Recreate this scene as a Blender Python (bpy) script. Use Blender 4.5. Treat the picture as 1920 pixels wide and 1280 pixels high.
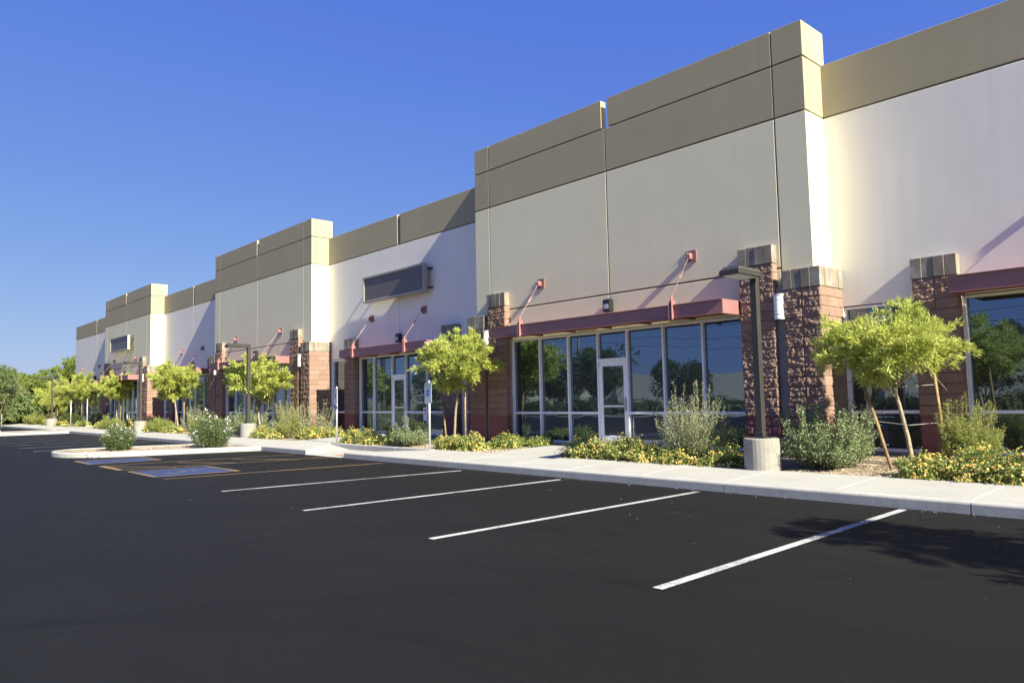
import bpy, bmesh, math, random
import numpy as np
from mathutils import Vector, Matrix, noise

for o in list(bpy.data.objects): bpy.data.objects.remove(o)
SC = bpy.context.scene
COL = SC.collection
R = math.radians

# ---------------------------------------------------------------- camera, sky, sun, exposure
CAM_H = 1.554
def make_camera():
    yaw, pitch, roll = R(47.603), R(4.348), R(-1.212)
    F = Vector((-math.sin(yaw)*math.cos(pitch), math.cos(yaw)*math.cos(pitch), math.sin(pitch)))
    Rt = Vector((math.cos(yaw), math.sin(yaw), 0)); U = Rt.cross(F)
    R2 = Rt*math.cos(roll) + U*math.sin(roll); U2 = U*math.cos(roll) - Rt*math.sin(roll)
    cd = bpy.data.cameras.new('camera'); cam = bpy.data.objects.new('camera', cd); COL.objects.link(cam)
    m = Matrix((R2, U2, -F)).transposed().to_4x4(); m.translation = Vector((0, 0, CAM_H))
    cam.matrix_world = m
    cd.sensor_width = 36; cd.sensor_fit = 'HORIZONTAL'; cd.lens = 1389.2/1920*36
    cd.clip_start = 0.05; cd.clip_end = 4000
    SC.camera = cam
make_camera()

SUN_OFF = 4.5          # degrees the sun stands out of the facade plane
SUN_EL = math.degrees(math.atan(0.685*math.cos(R(SUN_OFF))))
w = bpy.data.worlds.new('World'); SC.world = w; w.use_nodes = True
nt = w.node_tree; nt.nodes.clear()
out = nt.nodes.new('ShaderNodeOutputWorld'); bg = nt.nodes.new('ShaderNodeBackground')
sky = nt.nodes.new('ShaderNodeTexSky'); sky.sky_type = 'NISHITA'; sky.sun_disc = False
sky.sun_elevation = R(SUN_EL); sky.sun_rotation = R(90 + SUN_OFF)
sky.air_density = 1.0; sky.dust_density = 0.6; sky.ozone_density = 2.5; sky.altitude = 300
# grade of the sky colour: a deeper, more even blue than the raw model
EXPO = 1.42
sep = nt.nodes.new('ShaderNodeSeparateColor'); cmb = nt.nodes.new('ShaderNodeCombineColor'); nt.links.new(sky.outputs[0], sep.inputs[0])
for i_, (raw, tgt, pw) in enumerate(((1.08, 0.102, 0.79), (1.90, 0.212, 0.66), (3.45, 0.716, 0.15))):
    pn = nt.nodes.new('ShaderNodeMath'); pn.operation = 'POWER'; pn.inputs[1].default_value = pw
    mn = nt.nodes.new('ShaderNodeMath'); mn.operation = 'MULTIPLY'; mn.inputs[1].default_value = tgt/2**EXPO/0.15/raw**pw
    nt.links.new(sep.outputs[i_], pn.inputs[0]); nt.links.new(pn.outputs[0], mn.inputs[0]); nt.links.new(mn.outputs[0], cmb.inputs[i_])
nt.links.new(cmb.outputs[0], bg.inputs[0])
bg.inputs[1].default_value = 0.15
nt.links.new(bg.outputs[0], out.inputs[0])

sd = bpy.data.lights.new('sun', 'SUN'); sd.energy = 5.0; sd.angle = R(0.5); sd.color = (1.0, 0.94, 0.73)
so = bpy.data.objects.new('sun', sd); COL.objects.link(so)
sdir = Vector((-math.cos(R(SUN_OFF))*math.cos(R(SUN_EL)), math.sin(R(SUN_OFF))*math.cos(R(SUN_EL)), -math.sin(R(SUN_EL))))
so.rotation_euler = sdir.to_track_quat('-Z', 'Y').to_euler()
so.location = (30, -5, 30)

SC.view_settings.view_transform = 'Standard'; SC.view_settings.look = 'None'
SC.view_settings.exposure = EXPO; SC.view_settings.gamma = 1
SC.render.resolution_x = 1024; SC.render.resolution_y = 682

# ---------------------------------------------------------------- helpers
def srgb(r, g, b):
    f = lambda c: (c/255/12.92) if c/255 <= 0.04045 else ((c/255+0.055)/1.055)**2.4
    return (f(r), f(g), f(b))

class Nodes:
    def __init__(s, name):
        s.m = bpy.data.materials.new(name); s.m.use_nodes = True; s.t = s.m.node_tree
        s.t.nodes.clear(); s.o = s.n('ShaderNodeOutputMaterial')
    def n(s, k, **kw):
        x = s.t.nodes.new(k)
        for a, v in kw.items(): setattr(x, a, v)
        return x
    def l(s, a, b): s.t.links.new(a, b)
    def coord(s, scale=(1, 1, 1), kind='Object'):
        tc = s.n('ShaderNodeTexCoord'); mp = s.n('ShaderNodeMapping'); s.l(tc.outputs[kind], mp.inputs[0])
        mp.inputs['Scale'].default_value = scale; return mp.outputs[0]
    def noise(s, v, scale, detail=4, rough=0.55):
        x = s.n('ShaderNodeTexNoise'); x.inputs['Scale'].default_value = scale
        x.inputs['Detail'].default_value = detail; x.inputs['Roughness'].default_value = rough
        s.l(v, x.inputs['Vector']); return x.outputs['Fac']
    def ramp(s, f, stops):
        x = s.n('ShaderNodeValToRGB'); s.l(f, x.inputs[0]); e = x.color_ramp.elements
        while len(e) < len(stops): e.new(0.5)
        for i, (p, c) in enumerate(stops):
            e[i].position = p; e[i].color = tuple(c)+(1,) if len(c) == 3 else c
        return x.outputs[0]
    def mix(s, f, a, b, mode='MIX'):
        x = s.n('ShaderNodeMix', data_type='RGBA', blend_type=mode)
        for sock, v in ((x.inputs[0], f), (x.inputs[6], a), (x.inputs[7], b)):
            if hasattr(v, 'links'): s.l(v, sock)
            elif isinstance(v, (int, float)): sock.default_value = v
            else: sock.default_value = tuple(v)+(1,)
        return x.outputs[2]
    def bump(s, h, strength, dist=0.01, normal=None):
        x = s.n('ShaderNodeBump'); x.inputs['Strength'].default_value = strength
        x.inputs['Distance'].default_value = dist; s.l(h, x.inputs['Height'])
        if normal is not None: s.l(normal, x.inputs['Normal'])
        return x.outputs[0]
    def pbr(s, color, rough=0.8, metal=0, spec=0.3, normal=None):
        p = s.n('ShaderNodeBsdfPrincipled')
        for k, v in (('Base Color', color), ('Roughness', rough), ('Metallic', metal), ('Specular IOR Level', spec)):
            if hasattr(v, 'links'): s.l(v, p.inputs[k])
            elif k == 'Base Color': p.inputs[k].default_value = tuple(v)+(1,)
            else: p.inputs[k].default_value = v
        if normal is not None: s.l(normal, p.inputs['Normal'])
        s.l(p.outputs[0], s.o.inputs[0]); return p

def painted(name, col, mott=0.10, bump=0.25, rough=0.85, streak=0.06):
    """painted tilt-up concrete: soft mottling, faint vertical streaks, fine sand texture"""
    k = Nodes(name); v = k.coord()
    a = k.noise(v, 0.55, 5, 0.6); st = k.noise(k.coord((2.2, 2.2, 0.12)), 1.6, 4, 0.6); fine = k.noise(v, 60, 3)
    lo = tuple(c*(1-mott) for c in col); hi = tuple(min(1, c*(1+mott)) for c in col)
    c = k.ramp(a, [(0.3, lo), (0.7, hi)])
    c = k.mix(k.ramp(st, [(0.42, (0, 0, 0)), (0.75, (1, 1, 1))]), c, tuple(x*(1-streak*2) for x in col))
    n1 = k.bump(k.noise(v, 1.3, 3), 0.12, 0.02)
    n2 = k.bump(fine, bump, 0.004, n1)
    k.pbr(c, rough, 0, 0.2, n2); return k.m

def simple(name, col, rough=0.6, metal=0, spec=0.4, var=0.08, scale=6, bump=0.0):
    k = Nodes(name); v = k.coord(); a = k.noise(v, scale, 4)
    c = k.ramp(a, [(0.3, tuple(x*(1-var) for x in col)), (0.7, tuple(min(1, x*(1+var)) for x in col))])
    k.pbr(c, rough, metal, spec, k.bump(k.noise(v, scale*12, 3), bump, 0.003) if bump else None); return k.m

def concrete(name, col, dirt=0.25, scale=1.2):
    k = Nodes(name); v = k.coord(kind='Object')
    a = k.noise(v, scale, 6, 0.65); b = k.noise(v, scale*9, 5, 0.7); f = k.noise(v, 140, 2)
    c = k.ramp(a, [(0.25, tuple(x*(1-dirt) for x in col)), (0.5, col), (0.8, tuple(min(1, x*1.06) for x in col))])
    c = k.mix(k.ramp(b, [(0.52, (0, 0, 0)), (0.8, (0.5, 0.5, 0.5))]), c, tuple(x*0.62 for x in col))
    vs = k.noise(k.coord((9, 9, 0.8)), 3.0, 4, 0.7); big = k.noise(v, 0.45, 4, 0.7)
    c = k.mix(k.ramp(vs, [(0.50, (0, 0, 0)), (0.72, (0.35, 0.35, 0.35))]), c, tuple(x*0.6 for x in col))
    c = k.mix(k.ramp(big, [(0.52, (0, 0, 0)), (0.68, (0.45, 0.45, 0.45))]), c, (col[0]*0.80, col[1]*0.77, col[2]*0.70))
    k.pbr(c, 0.9, 0, 0.2, k.bump(b, 0.25, 0.006, k.bump(f, 0.3, 0.002))); return k.m

def block_mat(name, cols, rough=0.95, tint=0.5):
    """masonry block: every block its own tone, sandy grain"""
    k = Nodes(name); tc = k.n('ShaderNodeTexCoord'); v = tc.outputs['Object']
    mp = k.n('ShaderNodeMapping'); mp.inputs['Scale'].default_value = (2.5, 2.5, 5.0); mp.inputs['Location'].default_value = (0.013, 0.021, -0.25)
    k.l(v, mp.inputs[0]); fl = k.n('ShaderNodeVectorMath', operation='FLOOR'); k.l(mp.outputs[0], fl.inputs[0])
    wn = k.n('ShaderNodeTexWhiteNoise', noise_dimensions='3D'); k.l(fl.outputs[0], wn.inputs['Vector'])
    c = k.ramp(wn.outputs['Value'], [(i/(len(cols)-1), q) for i, q in enumerate(cols)])
    f = k.noise(k.coord(), 45, 4, 0.7)
    c = k.mix(k.ramp(f, [(0.35, (0, 0, 0)), (0.7, (0.7, 0.7, 0.7))]), c, tuple(min(1, x*1.3) for x in cols[0]))
    k.pbr(c, rough, 0, 0.15, k.bump(f, 0.6, 0.006)); return k.m

def leafmat(name, base, tip, trans=0.35, rough=0.55):
    k = Nodes(name)
    g = k.n('ShaderNodeNewGeometry'); v = k.coord(); a = k.noise(v, 3.0, 3)
    c = k.ramp(g.outputs['Random Per Island'], [(0.0, base), (0.6, tuple((p+q)/2 for p, q in zip(base, tip))), (1.0, tip)])
    c = k.mix(k.ramp(a, [(0.35, (0, 0, 0)), (0.7, (1, 1, 1))]), c, k.mix(0.35, c, tip))
    p = k.n('ShaderNodeBsdfPrincipled'); k.l(c, p.inputs['Base Color']); p.inputs['Roughness'].default_value = rough
    p.inputs['Specular IOR Level'].default_value = 0.35
    t = k.n('ShaderNodeBsdfTranslucent'); k.l(c, t.inputs[0]); m = k.n('ShaderNodeMixShader'); m.inputs[0].default_value = trans
    k.l(p.outputs[0], m.inputs[1]); k.l(t.outputs[0], m.inputs[2]); k.l(m.outputs[0], k.o.inputs[0]); return k.m

M = {}
M['tower'] = painted('tower_paint', (0.735, 0.69, 0.50), 0.035, streak=0.012)
M['recess'] = painted('recess_paint', (0.82, 0.785, 0.71), 0.04, streak=0.025)
M['olive'] = painted('olive_paint', (0.38, 0.34, 0.228), 0.05, streak=0.02)
M['core'] = simple('joint_dark', (0.22, 0.21, 0.17), 0.9)
M['roof'] = simple('roof', (0.40, 0.39, 0.35), 0.9)
M['rock'] = block_mat('split_face_block', [(0.235, 0.157, 0.124), (0.285, 0.192, 0.152), (0.20, 0.133, 0.103), (0.255, 0.174, 0.138)])
M['maroon'] = block_mat('maroon_block', [(0.21, 0.095, 0.085), (0.235, 0.105, 0.09), (0.195, 0.09, 0.08), (0.22, 0.10, 0.088)])
def cap_mat():
    k = Nodes('grey_cap_block'); v = k.coord(); a = k.noise(k.coord((3, 3, 1.6)), 1.4, 4); f = k.noise(v, 50, 3)
    c = k.ramp(a, [(0.3, (0.19, 0.165, 0.135)), (0.55, (0.26, 0.23, 0.19)), (0.78, (0.42, 0.41, 0.40))])
    k.pbr(c, 0.95, 0, 0.15, k.bump(f, 0.5, 0.004)); return k.m
M['cap'] = cap_mat()
M['infill'] = block_mat('grey_infill_block', [(0.27, 0.235, 0.205), (0.31, 0.27, 0.235), (0.24, 0.21, 0.185)])
M['alu'] = simple('aluminium', (0.88, 0.88, 0.88), 0.45, 0.05, 0.5, 0.04)
M['steel'] = simple('maroon_steel', (0.275, 0.135, 0.135), 0.45, 0, 0.45, 0.06, 3)
M['soffit'] = simple('soffit_steel', (0.30, 0.10, 0.07), 0.6, 0, 0.3, 0.08, 3)
M['bronze'] = simple('bronze_paint', (0.05, 0.046, 0.043), 0.42, 0.2, 0.5, 0.08)
M['darkbox'] = simple('dark_fixture', (0.02, 0.021, 0.028), 0.35, 0.1, 0.5)
M['whitelens'] = simple('white_lens', (0.85, 0.85, 0.86), 0.3, 0, 0.5, 0.02)
M['galv'] = simple('galvanised', (0.55, 0.56, 0.58), 0.45, 0.5, 0.5, 0.1, 20)
M['signgrey'] = simple('sign_face_grey', (0.13, 0.12, 0.115), 0.5, 0, 0.4, 0.05, 1.5)
M['signframe'] = simple('sign_frame', (0.36, 0.34, 0.30), 0.5, 0.2, 0.4, 0.05)
M['white'] = simple('sign_white', (0.78, 0.80, 0.78), 0.5, 0, 0.5, 0.03)
M['blue'] = simple('sign_blue', (0.02, 0.09, 0.48), 0.5, 0, 0.5, 0.05)
M['green'] = simple('sign_green', (0.03, 0.22, 0.09), 0.5)
M['black'] = simple('black_rubber', (0.01, 0.01, 0.01), 0.6)
M['wood'] = simple('stake_wood', (0.28, 0.19, 0.10), 0.85, 0, 0.2, 0.35, 14, 0.5)
M['bark'] = simple('bark', (0.30, 0.25, 0.18), 0.9, 0, 0.2, 0.35, 12, 0.8)
M['stem'] = simple('stem', (0.20, 0.16, 0.10), 0.9, 0, 0.2, 0.3, 12)
M['walk'] = concrete('walk_concrete', (0.375, 0.37, 0.35), 0.12)
M['kerb'] = concrete('kerb_concrete', (0.40, 0.395, 0.385), 0.2, 2.0)
M['basecon'] = concrete('pedestal_concrete', (0.29, 0.28, 0.255), 0.3, 3.0)
M['brickred'] = simple('tactile_red', (0.42, 0.16, 0.09), 0.8, 0, 0.2, 0.15, 8)

def glass_mat():
    k = Nodes('reflective_glass'); v = k.coord((1, 1, 0.6)); a = k.noise(v, 0.55, 2)
    n = k.bump(a, 0.035, 0.25)
    g = k.n('ShaderNodeBsdfGlossy'); g.inputs['Roughness'].default_value = 0.006; g.inputs['Color'].default_value = (0.55, 0.76, 0.98, 1)
    k.l(n, g.inputs['Normal'])
    d = k.n('ShaderNodeBsdfPrincipled'); d.inputs['Base Color'].default_value = (0.006, 0.010, 0.012, 1); d.inputs['Roughness'].default_value = 0.4
    fr = k.n('ShaderNodeFresnel'); fr.inputs['IOR'].default_value = 1.5
    ad = k.n('ShaderNodeMath', operation='MULTIPLY_ADD'); k.l(fr.outputs[0], ad.inputs[0]); ad.inputs[1].default_value = 1.0; ad.inputs[2].default_value = 0.19
    m = k.n('ShaderNodeMixShader'); k.l(ad.outputs[0], m.inputs[0]); k.l(d.outputs[0], m.inputs[1]); k.l(g.outputs[0], m.inputs[2])
    k.l(m.outputs[0], k.o.inputs[0]); return k.m
M['glass'] = glass_mat()

def asphalt_mat():
    k = Nodes('sealed_asphalt'); v = k.coord()
    a = k.noise(v, 0.35, 5, 0.6); f = k.noise(v, 220, 2, 0.8); g = k.noise(v, 6, 5, 0.7)
    st = k.noise(k.coord((0.25, 2.5, 1)), 0.9, 4)
    c = k.ramp(a, [(0.3, (0.0064, 0.0065, 0.0066)), (0.7, (0.0088, 0.0088, 0.0088))])
    c = k.mix(k.ramp(f, [(0.55, (0, 0, 0)), (0.85, (0.5, 0.5, 0.5))]), c, (0.026, 0.024, 0.022))
    c = k.mix(k.ramp(st, [(0.5, (0, 0, 0)), (0.75, (0.35, 0.35, 0.35))]), c, (0.0135, 0.0128, 0.0118))
    sp = k.n('ShaderNodeTexVoronoi'); sp.inputs['Scale'].default_value = 9; k.l(v, sp.inputs['Vector'])
    spk = k.ramp(sp.outputs['Distance'], [(0.0, (1, 1, 1)), (0.035, (0, 0, 0))])
    wn = k.ramp(k.noise(v, 2.1, 2), [(0.66, (0, 0, 0)), (0.68, (0.5, 0.5, 0.5))])
    mm = k.n('ShaderNodeMath', operation='MULTIPLY'); k.l(spk, mm.inputs[0]); k.l(wn, mm.inputs[1])
    c = k.mix(mm.outputs[0], c, (0.16, 0.15, 0.13))
    for sc_, dist, off in ((0.16, 1.5, (3, 1, 0)), (0.11, 2.2, (-9, 6, 0))):
        mp = k.n('ShaderNodeMapping'); mp.inputs['Location'].default_value = off; k.l(v, mp.inputs[0])
        wv = k.n('ShaderNodeTexWave', wave_type='RINGS', rings_direction='Z'); wv.inputs['Scale'].default_value = sc_; wv.inputs['Distortion'].default_value = dist; wv.inputs['Detail'].default_value = 1.0; wv.inputs['Detail Scale'].default_value = 0.3
        k.l(mp.outputs[0], wv.inputs['Vector'])
        band = k.ramp(wv.outputs['Fac'], [(0.0, (0.45,)*3), (0.035, (0, 0, 0)), (0.07, (0, 0, 0)), (0.09, (0.4,)*3), (0.12, (0, 0, 0))])
        c = k.mix(band, c, (0.005, 0.005, 0.005))
    k.pbr(c, k.ramp(g, [(0.3, (0.62,)*3), (0.7, (0.8,)*3)]), 0, 0.18, k.bump(f, 0.8, 0.006, k.bump(k.noise(v, 70, 3, 0.7), 0.5, 0.006, k.bump(g, 0.25, 0.01)))); return k.m
M['asphalt'] = asphalt_mat()

def paint_mat(name, col, wear):
    k = Nodes(name); v = k.coord(); f = k.noise(v, 75, 5, 0.85); g = k.noise(v, 1.2, 3)
    s = k.n('ShaderNodeMath', operation='MULTIPLY_ADD'); k.l(g, s.inputs[0]); s.inputs[1].default_value = 0.35; k.l(f, s.inputs[2])
    c = k.mix(k.ramp(s.outputs[0], [(wear, (1, 1, 1)), (wear+0.1, (0, 0, 0))]), col, (0.06, 0.06, 0.065))
    k.pbr(c, 0.75, 0, 0.3, k.bump(f, 0.5, 0.003)); return k.m
M['stripe'] = paint_mat('stripe_white', (0.54, 0.54, 0.55), 0.60)
M['yellow'] = paint_mat('stripe_yellow', (0.25, 0.165, 0.07), 0.60)
M['padblue'] = paint_mat('stall_blue', (0.022, 0.045, 0.15), 0.55)
M['symbol'] = paint_mat('symbol_tan', (0.34, 0.30, 0.22), 0.72)

def gravel_mat():
    k = Nodes('tan_gravel'); v = k.coord(); vo = k.n('ShaderNodeTexVoronoi'); vo.inputs['Scale'].default_value = 38; k.l(v, vo.inputs['Vector'])
    c = k.ramp(vo.outputs['Color'], [(0.0, (0.20, 0.155, 0.11)), (0.5, (0.36, 0.29, 0.21)), (1.0, (0.50, 0.43, 0.34))])
    d = k.ramp(vo.outputs['Distance'], [(0.0, (1, 1, 1)), (0.7, (0.0, 0.0, 0.0))])
    c = k.mix(k.ramp(vo.outputs['Distance'], [(0.45, (0, 0, 0)), (0.75, (0.8, 0.8, 0.8))]), c, (0.10, 0.075, 0.05))
    k.pbr(c, 0.95, 0, 0.15, k.bump(d, 1.0, 0.02)); return k.m
M['gravel'] = gravel_mat()
def dirt_mat():
    k = Nodes('desert_dirt'); v = k.coord(); a = k.noise(v, 0.3, 6, 0.65); f = k.noise(v, 25, 4)
    c = k.ramp(a, [(0.3, (0.22, 0.165, 0.105)), (0.7, (0.33, 0.26, 0.18))])
    k.pbr(c, 0.95, 0, 0.1, k.bump(f, 0.6, 0.02)); return k.m
M['dirt'] = dirt_mat()
M['pebble'] = simple('pebble', (0.42, 0.35, 0.27), 0.9, 0, 0.2, 0.35, 30)
L = {}
L['yellowbell'] = leafmat('leaf_yellowbell', (0.27, 0.34, 0.055), (0.68, 0.71, 0.22), 0.45, 0.4)
L['lantana'] = leafmat('leaf_lantana', (0.14, 0.19, 0.045), (0.33, 0.38, 0.12), 0.35)
L['greygreen'] = leafmat('leaf_greygreen', (0.20, 0.24, 0.12), (0.45, 0.48, 0.30), 0.35)
L['darkgrey'] = leafmat('leaf_dark', (0.11, 0.16, 0.07), (0.38, 0.44, 0.24), 0.35)
L['feather'] = leafmat('leaf_feather', (0.18, 0.22, 0.05), (0.42, 0.45, 0.14), 0.4)
L['oleander'] = leafmat('leaf_oleander', (0.06, 0.095, 0.035), (0.17, 0.22, 0.09), 0.3, 0.4)
L['mesquite'] = leafmat('leaf_mesquite', (0.11, 0.16, 0.025), (0.28, 0.34, 0.07), 0.4)
L['paloverde'] = leafmat('leaf_paloverde', (0.10, 0.15, 0.05), (0.24, 0.30, 0.12), 0.35)
L['deep'] = leafmat('leaf_deep', (0.03, 0.055, 0.012), (0.10, 0.14, 0.03), 0.25)
M['yflower'] = leafmat('flower_yellow', (0.60, 0.42, 0.07), (0.70, 0.60, 0.25), 0.2)
M['oflower'] = leafmat('flower_orange', (0.52, 0.28, 0.04), (0.62, 0.44, 0.10), 0.2)
M['wflower'] = simple('flower_white', (0.82, 0.74, 0.76), 0.6, 0, 0.2, 0.08, 9)

class MB:
    def __init__(s): s.v = []; s.f = []
    def box(s, x0, x1, y0, y1, z0, z1, rot=None, org=(0, 0, 0)):
        b = len(s.v)
        for z in (z0, z1):
            for x, y in ((x0, y0), (x1, y0), (x1, y1), (x0, y1)): s.v.append((x, y, z))
        if rot is not None:
            o = Vector(org)
            for i in range(b, b+8): s.v[i] = tuple(rot @ (Vector(s.v[i])-o) + o)
        for q in ((0, 3, 2, 1), (4, 5, 6, 7), (0, 1, 5, 4), (1, 2, 6, 5), (2, 3, 7, 6), (3, 0, 4, 7)): s.f.append(tuple(b+i for i in q))
        return s
    def poly(s, pts):
        b = len(s.v); s.v += [tuple(p) for p in pts]; s.f.append(tuple(range(b, b+len(pts)))); return s
    def prism(s, pts, z0, z1):
        b = len(s.v); n = len(pts)
        s.v += [(p[0], p[1], z0) for p in pts] + [(p[0], p[1], z1) for p in pts]
        s.f.append(tuple(range(b+n-1, b-1, -1))); s.f.append(tuple(range(b+n, b+2*n)))
        for i in range(n): j = (i+1) % n; s.f.append((b+i, b+j, b+n+j, b+n+i))
        return s
    def tube(s, pts, rads, n=8, cap=True):
        pts = [Vector(p) for p in pts]
        if not hasattr(rads, '__len__'): rads = [rads]*len(pts)
        b = len(s.v)
        for i, p in enumerate(pts):
            d = (pts[min(i+1, len(pts)-1)]-pts[max(i-1, 0)]).normalized()
            a = Vector((0, 0, 1)) if abs(d.z) < 0.9 else Vector((1, 0, 0))
            u = d.cross(a).normalized(); w_ = d.cross(u).normalized()
            for k in range(n):
                t = 2*math.pi*k/n; s.v.append(tuple(p+(u*math.cos(t)+w_*math.sin(t))*rads[i]))
        for i in range(len(pts)-1):
            for k in range(n):
                k2 = (k+1) % n; s.f.append((b+i*n+k, b+i*n+k2, b+(i+1)*n+k2, b+(i+1)*n+k))
        if cap:
            s.f.append(tuple(b+k for k in range(n))[::-1]); s.f.append(tuple(b+(len(pts)-1)*n+k for k in range(n)))
        return s
    def grid(s, P):      # P[i][j] -> point
        b = len(s.v); ni = len(P); nj = len(P[0])
        for r_ in P: s.v += [tuple(p) for p in r_]
        for i in range(ni-1):
            for j in range(nj-1): s.f.append((b+i*nj+j, b+(i+1)*nj+j, b+(i+1)*nj+j+1, b+i*nj+j+1))
        return s
    def build(s, name, mat, parent=None, bevel=0, smooth=False, **tags):
        me = bpy.data.meshes.new(name); me.from_pydata(s.v, [], s.f); me.update()
        if isinstance(mat, str): mat = M[mat]
        me.materials.append(mat)
        if smooth:
            for p in me.polygons: p.use_smooth = True
        o = bpy.data.objects.new(name, me); COL.objects.link(o)
        if parent is not None: o.parent = parent
        if bevel:
            m = o.modifiers.new('Bevel', 'BEVEL'); m.width = bevel; m.segments = 1; m.limit_method = 'ANGLE'
        for k, v in tags.items(): o[k] = v
        return o

def empty(name, loc, label=None, category=None, group=None, rz=0):
    o = bpy.data.objects.new(name, None); COL.objects.link(o); o.location = loc; o.rotation_euler = (0, 0, rz)
    o.empty_display_size = 0.2
    if label: o['label'] = label
    if category: o['category'] = category
    if group: o['group'] = group
    return o
def kids(o): return [c for c in o.children]
def copy_tree(o, parent=None, dx=0.0):
    c = o.copy(); COL.objects.link(c); c.parent = parent
    if dx: c.location.x += dx
    for k in kids(o): copy_tree(k, c)
    return c
def copy_part(o, dx):     # a part of the building, moved along the facade, with its sub-parts
    c = copy_tree(o, o.parent, dx); return c

# ---------------------------------------------------------------- ground levels
YK, YF, YR = 10.411, 14.58, 15.386
Z1, Z2, Z3 = 9.28, 8.512, 7.36
GY0 = 12.05
def walkz(x, y):
    base = 0.15 + 0.036*(y-YK)
    t = min(1, max(0, (y-YK-0.15)/1.3))
    l0, l1 = -20.62-1.25*t, -20.60; r0, r1 = -18.40, -18.38+2.0*t
    if y <= YK+0.22: l0, r1 = -20.62, -18.38
    d = 0.0
    if x > l0 and x < r1:
        d = min(1, (x-l0)/max(1e-3, l1-l0)) if x < l1 else (1 if x < r0 else 1-(x-r0)/max(1e-3, r1-r0))
    return base - 0.145*d
def gz(y): return 0.15 + 0.036*(y-YK) - 0.03

ground = MB().poly([(-1500, -1500, -0.06), (1500, -1500, -0.06), (1500, 1500, -0.06), (-1500, 1500, -0.06)]).build('ground', 'dirt', kind='structure')
lot = MB()
nx = 40
lot.poly([(-88, -11.2, 0), (45, -11.2, 0), (45, YK+0.1, 0), (-88, YK+0.1, 0)])
lot.build('parking_lot', 'asphalt', kind='structure')

# kerb along the walk: one extruded profile per cast length
kerb = MB()
def kerb_run(mb, a, b, inward, drop=0.0, depth=0.2, h=0.15, z0=-0.05, close=True):
    """a,b 2D points on the face line; inward = unit 2D vector away from the asphalt"""
    prof = [(0.0, z0), (0.004, h*0.8-drop), (0.012, h-0.012-drop), (0.03, h-drop), (depth, h+0.006-drop), (depth, z0)]
    bidx = len(mb.v); n = len(prof)
    for p in (a, b):
        for d, z in prof: mb.v.append((p[0]+inward[0]*d, p[1]+inward[1]*d, z))
    for i in range(n-1): mb.f.append((bidx+i, bidx+i+1, bidx+n+i+1, bidx+n+i))
    mb.f.append(tuple(bidx+i for i in range(n))); mb.f.append(tuple(bidx+n+i for i in range(n))[::-1])
js = [12.0, 8.57, 5.14, 1.71] ; js += [k*1.0 for k in (-3.07, -6.527, -9.955, -13.393, -16.801)]
js = [10.7, 7.3, 3.8, 0.4, -3.07, -6.527, -9.955, -13.393, -16.801, -18.38]
for a, b in zip(js[:-1], js[1:]): kerb_run(kerb, (b+0.008, YK), (a-0.008, YK), (0, 1))
kerb_run(kerb, (-20.612, YK), (-18.388, YK), (0, 1), drop=0.14)
js = [-20.62, -23.6, -24.2] + [-27.4-3.43*i for i in range(0, 8)]
js = [-20.62, -23.58, -27.2, -30.6, -34.1, -37.5, -40.9, -44.3, -47.8, -51.3, -55.0, -58.4, -61.8, -65.2, -68.6, -72.0, -75.5, -79, -88]
for a, b in zip(js[:-1], js[1:]): kerb_run(kerb, (b+0.008, YK), (a-0.008, YK), (0, 1))
kerb.build('kerb', 'kerb', kind='structure')

walk = MB()
def slab(x0, x1, y0, y1, zf, nx=6, ny=6, edge=0.012, drop=0.012):
    xs = [x0, x0+edge] + [x0+edge+(x1-x0-2*edge)*i/nx for i in range(1, nx)] + [x1-edge, x1]
    ys = [y0, y0+edge] + [y0+edge+(y1-y0-2*edge)*i/ny for i in range(1, ny)] + [y1-edge, y1]
    P = []
    for i, x in enumerate(xs):
        P.append([(x, y, zf(x, y)-(drop if i in (0, len(xs)-1) or j in (0, len(ys)-1) else 0)) for j, y in enumerate(ys)])
    walk.grid(P)
x = 10.7
step = 1.724
while x > -88:
    x2 = x-step
    if x2 < -16.2 and x > -22.5:
        slab(x2, x, YK+0.202, GY0, walkz, 30, 12)
    else: slab(x2, x, YK+0.202, GY0, walkz, 2, 3)
    x = x2
def approach(x0, x1, y1):
    n = 2
    for i in range(n):
        ya = GY0+(y1-GY0)*i/n; yb = GY0+(y1-GY0)*(i+1)/n
        slab(x0, x1, ya+0.001, yb, walkz, 3, 3)
approach(-14.0, -11.75, YF+0.02)
approach(-24.6, -22.3, YR+0.02)
approach(-35.4, -33.1, YF+0.02); approach(-46.1, -43.8, YR+0.02); approach(-56.9, -54.7, YF+0.02)
walk.build('sidewalk', 'walk', kind='structure')
MB().box(-88, 10.7, YK+0.19, GY0+0.002, -0.04, -0.02).build('sidewalk_bed', 'kerb', kind='structure')

bed = MB(); xs = [10.7-i*0.35 for i in range(283)]; ys = [GY0-0.02+i*0.28 for i in range(13)]
bed.grid([[(x, y, gz(y)+0.022*noise.noise(Vector((x*1.3, y*1.3, 0)))+0.008*noise.noise(Vector((x*5, y*5, 3)))) for y in ys] for x in xs])
bed.build('gravel_bed', 'gravel', smooth=True, kind='structure')
# raised kerb behind the ramp landing
bk = MB()
for a, b in ((-21.8, -19.6), (-19.58, -18.0), (-17.98, -16.3)):
    bk.box(a, b, 11.86, 12.0, 0.0, walkz(0, 12.0)+0.012)
bk.build('planter_kerb', 'kerb', bevel=0.012, kind='structure')
tp = MB()
tp.poly([(x, y, walkz(x, y)+0.006) for x, y in ((-19.35, YK+0.24), (-18.42, YK+0.24), (-18.42, YK+0.75), (-19.15, YK+0.62))])
tp.build('tactile_patch', 'brickred', kind='structure')

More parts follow.
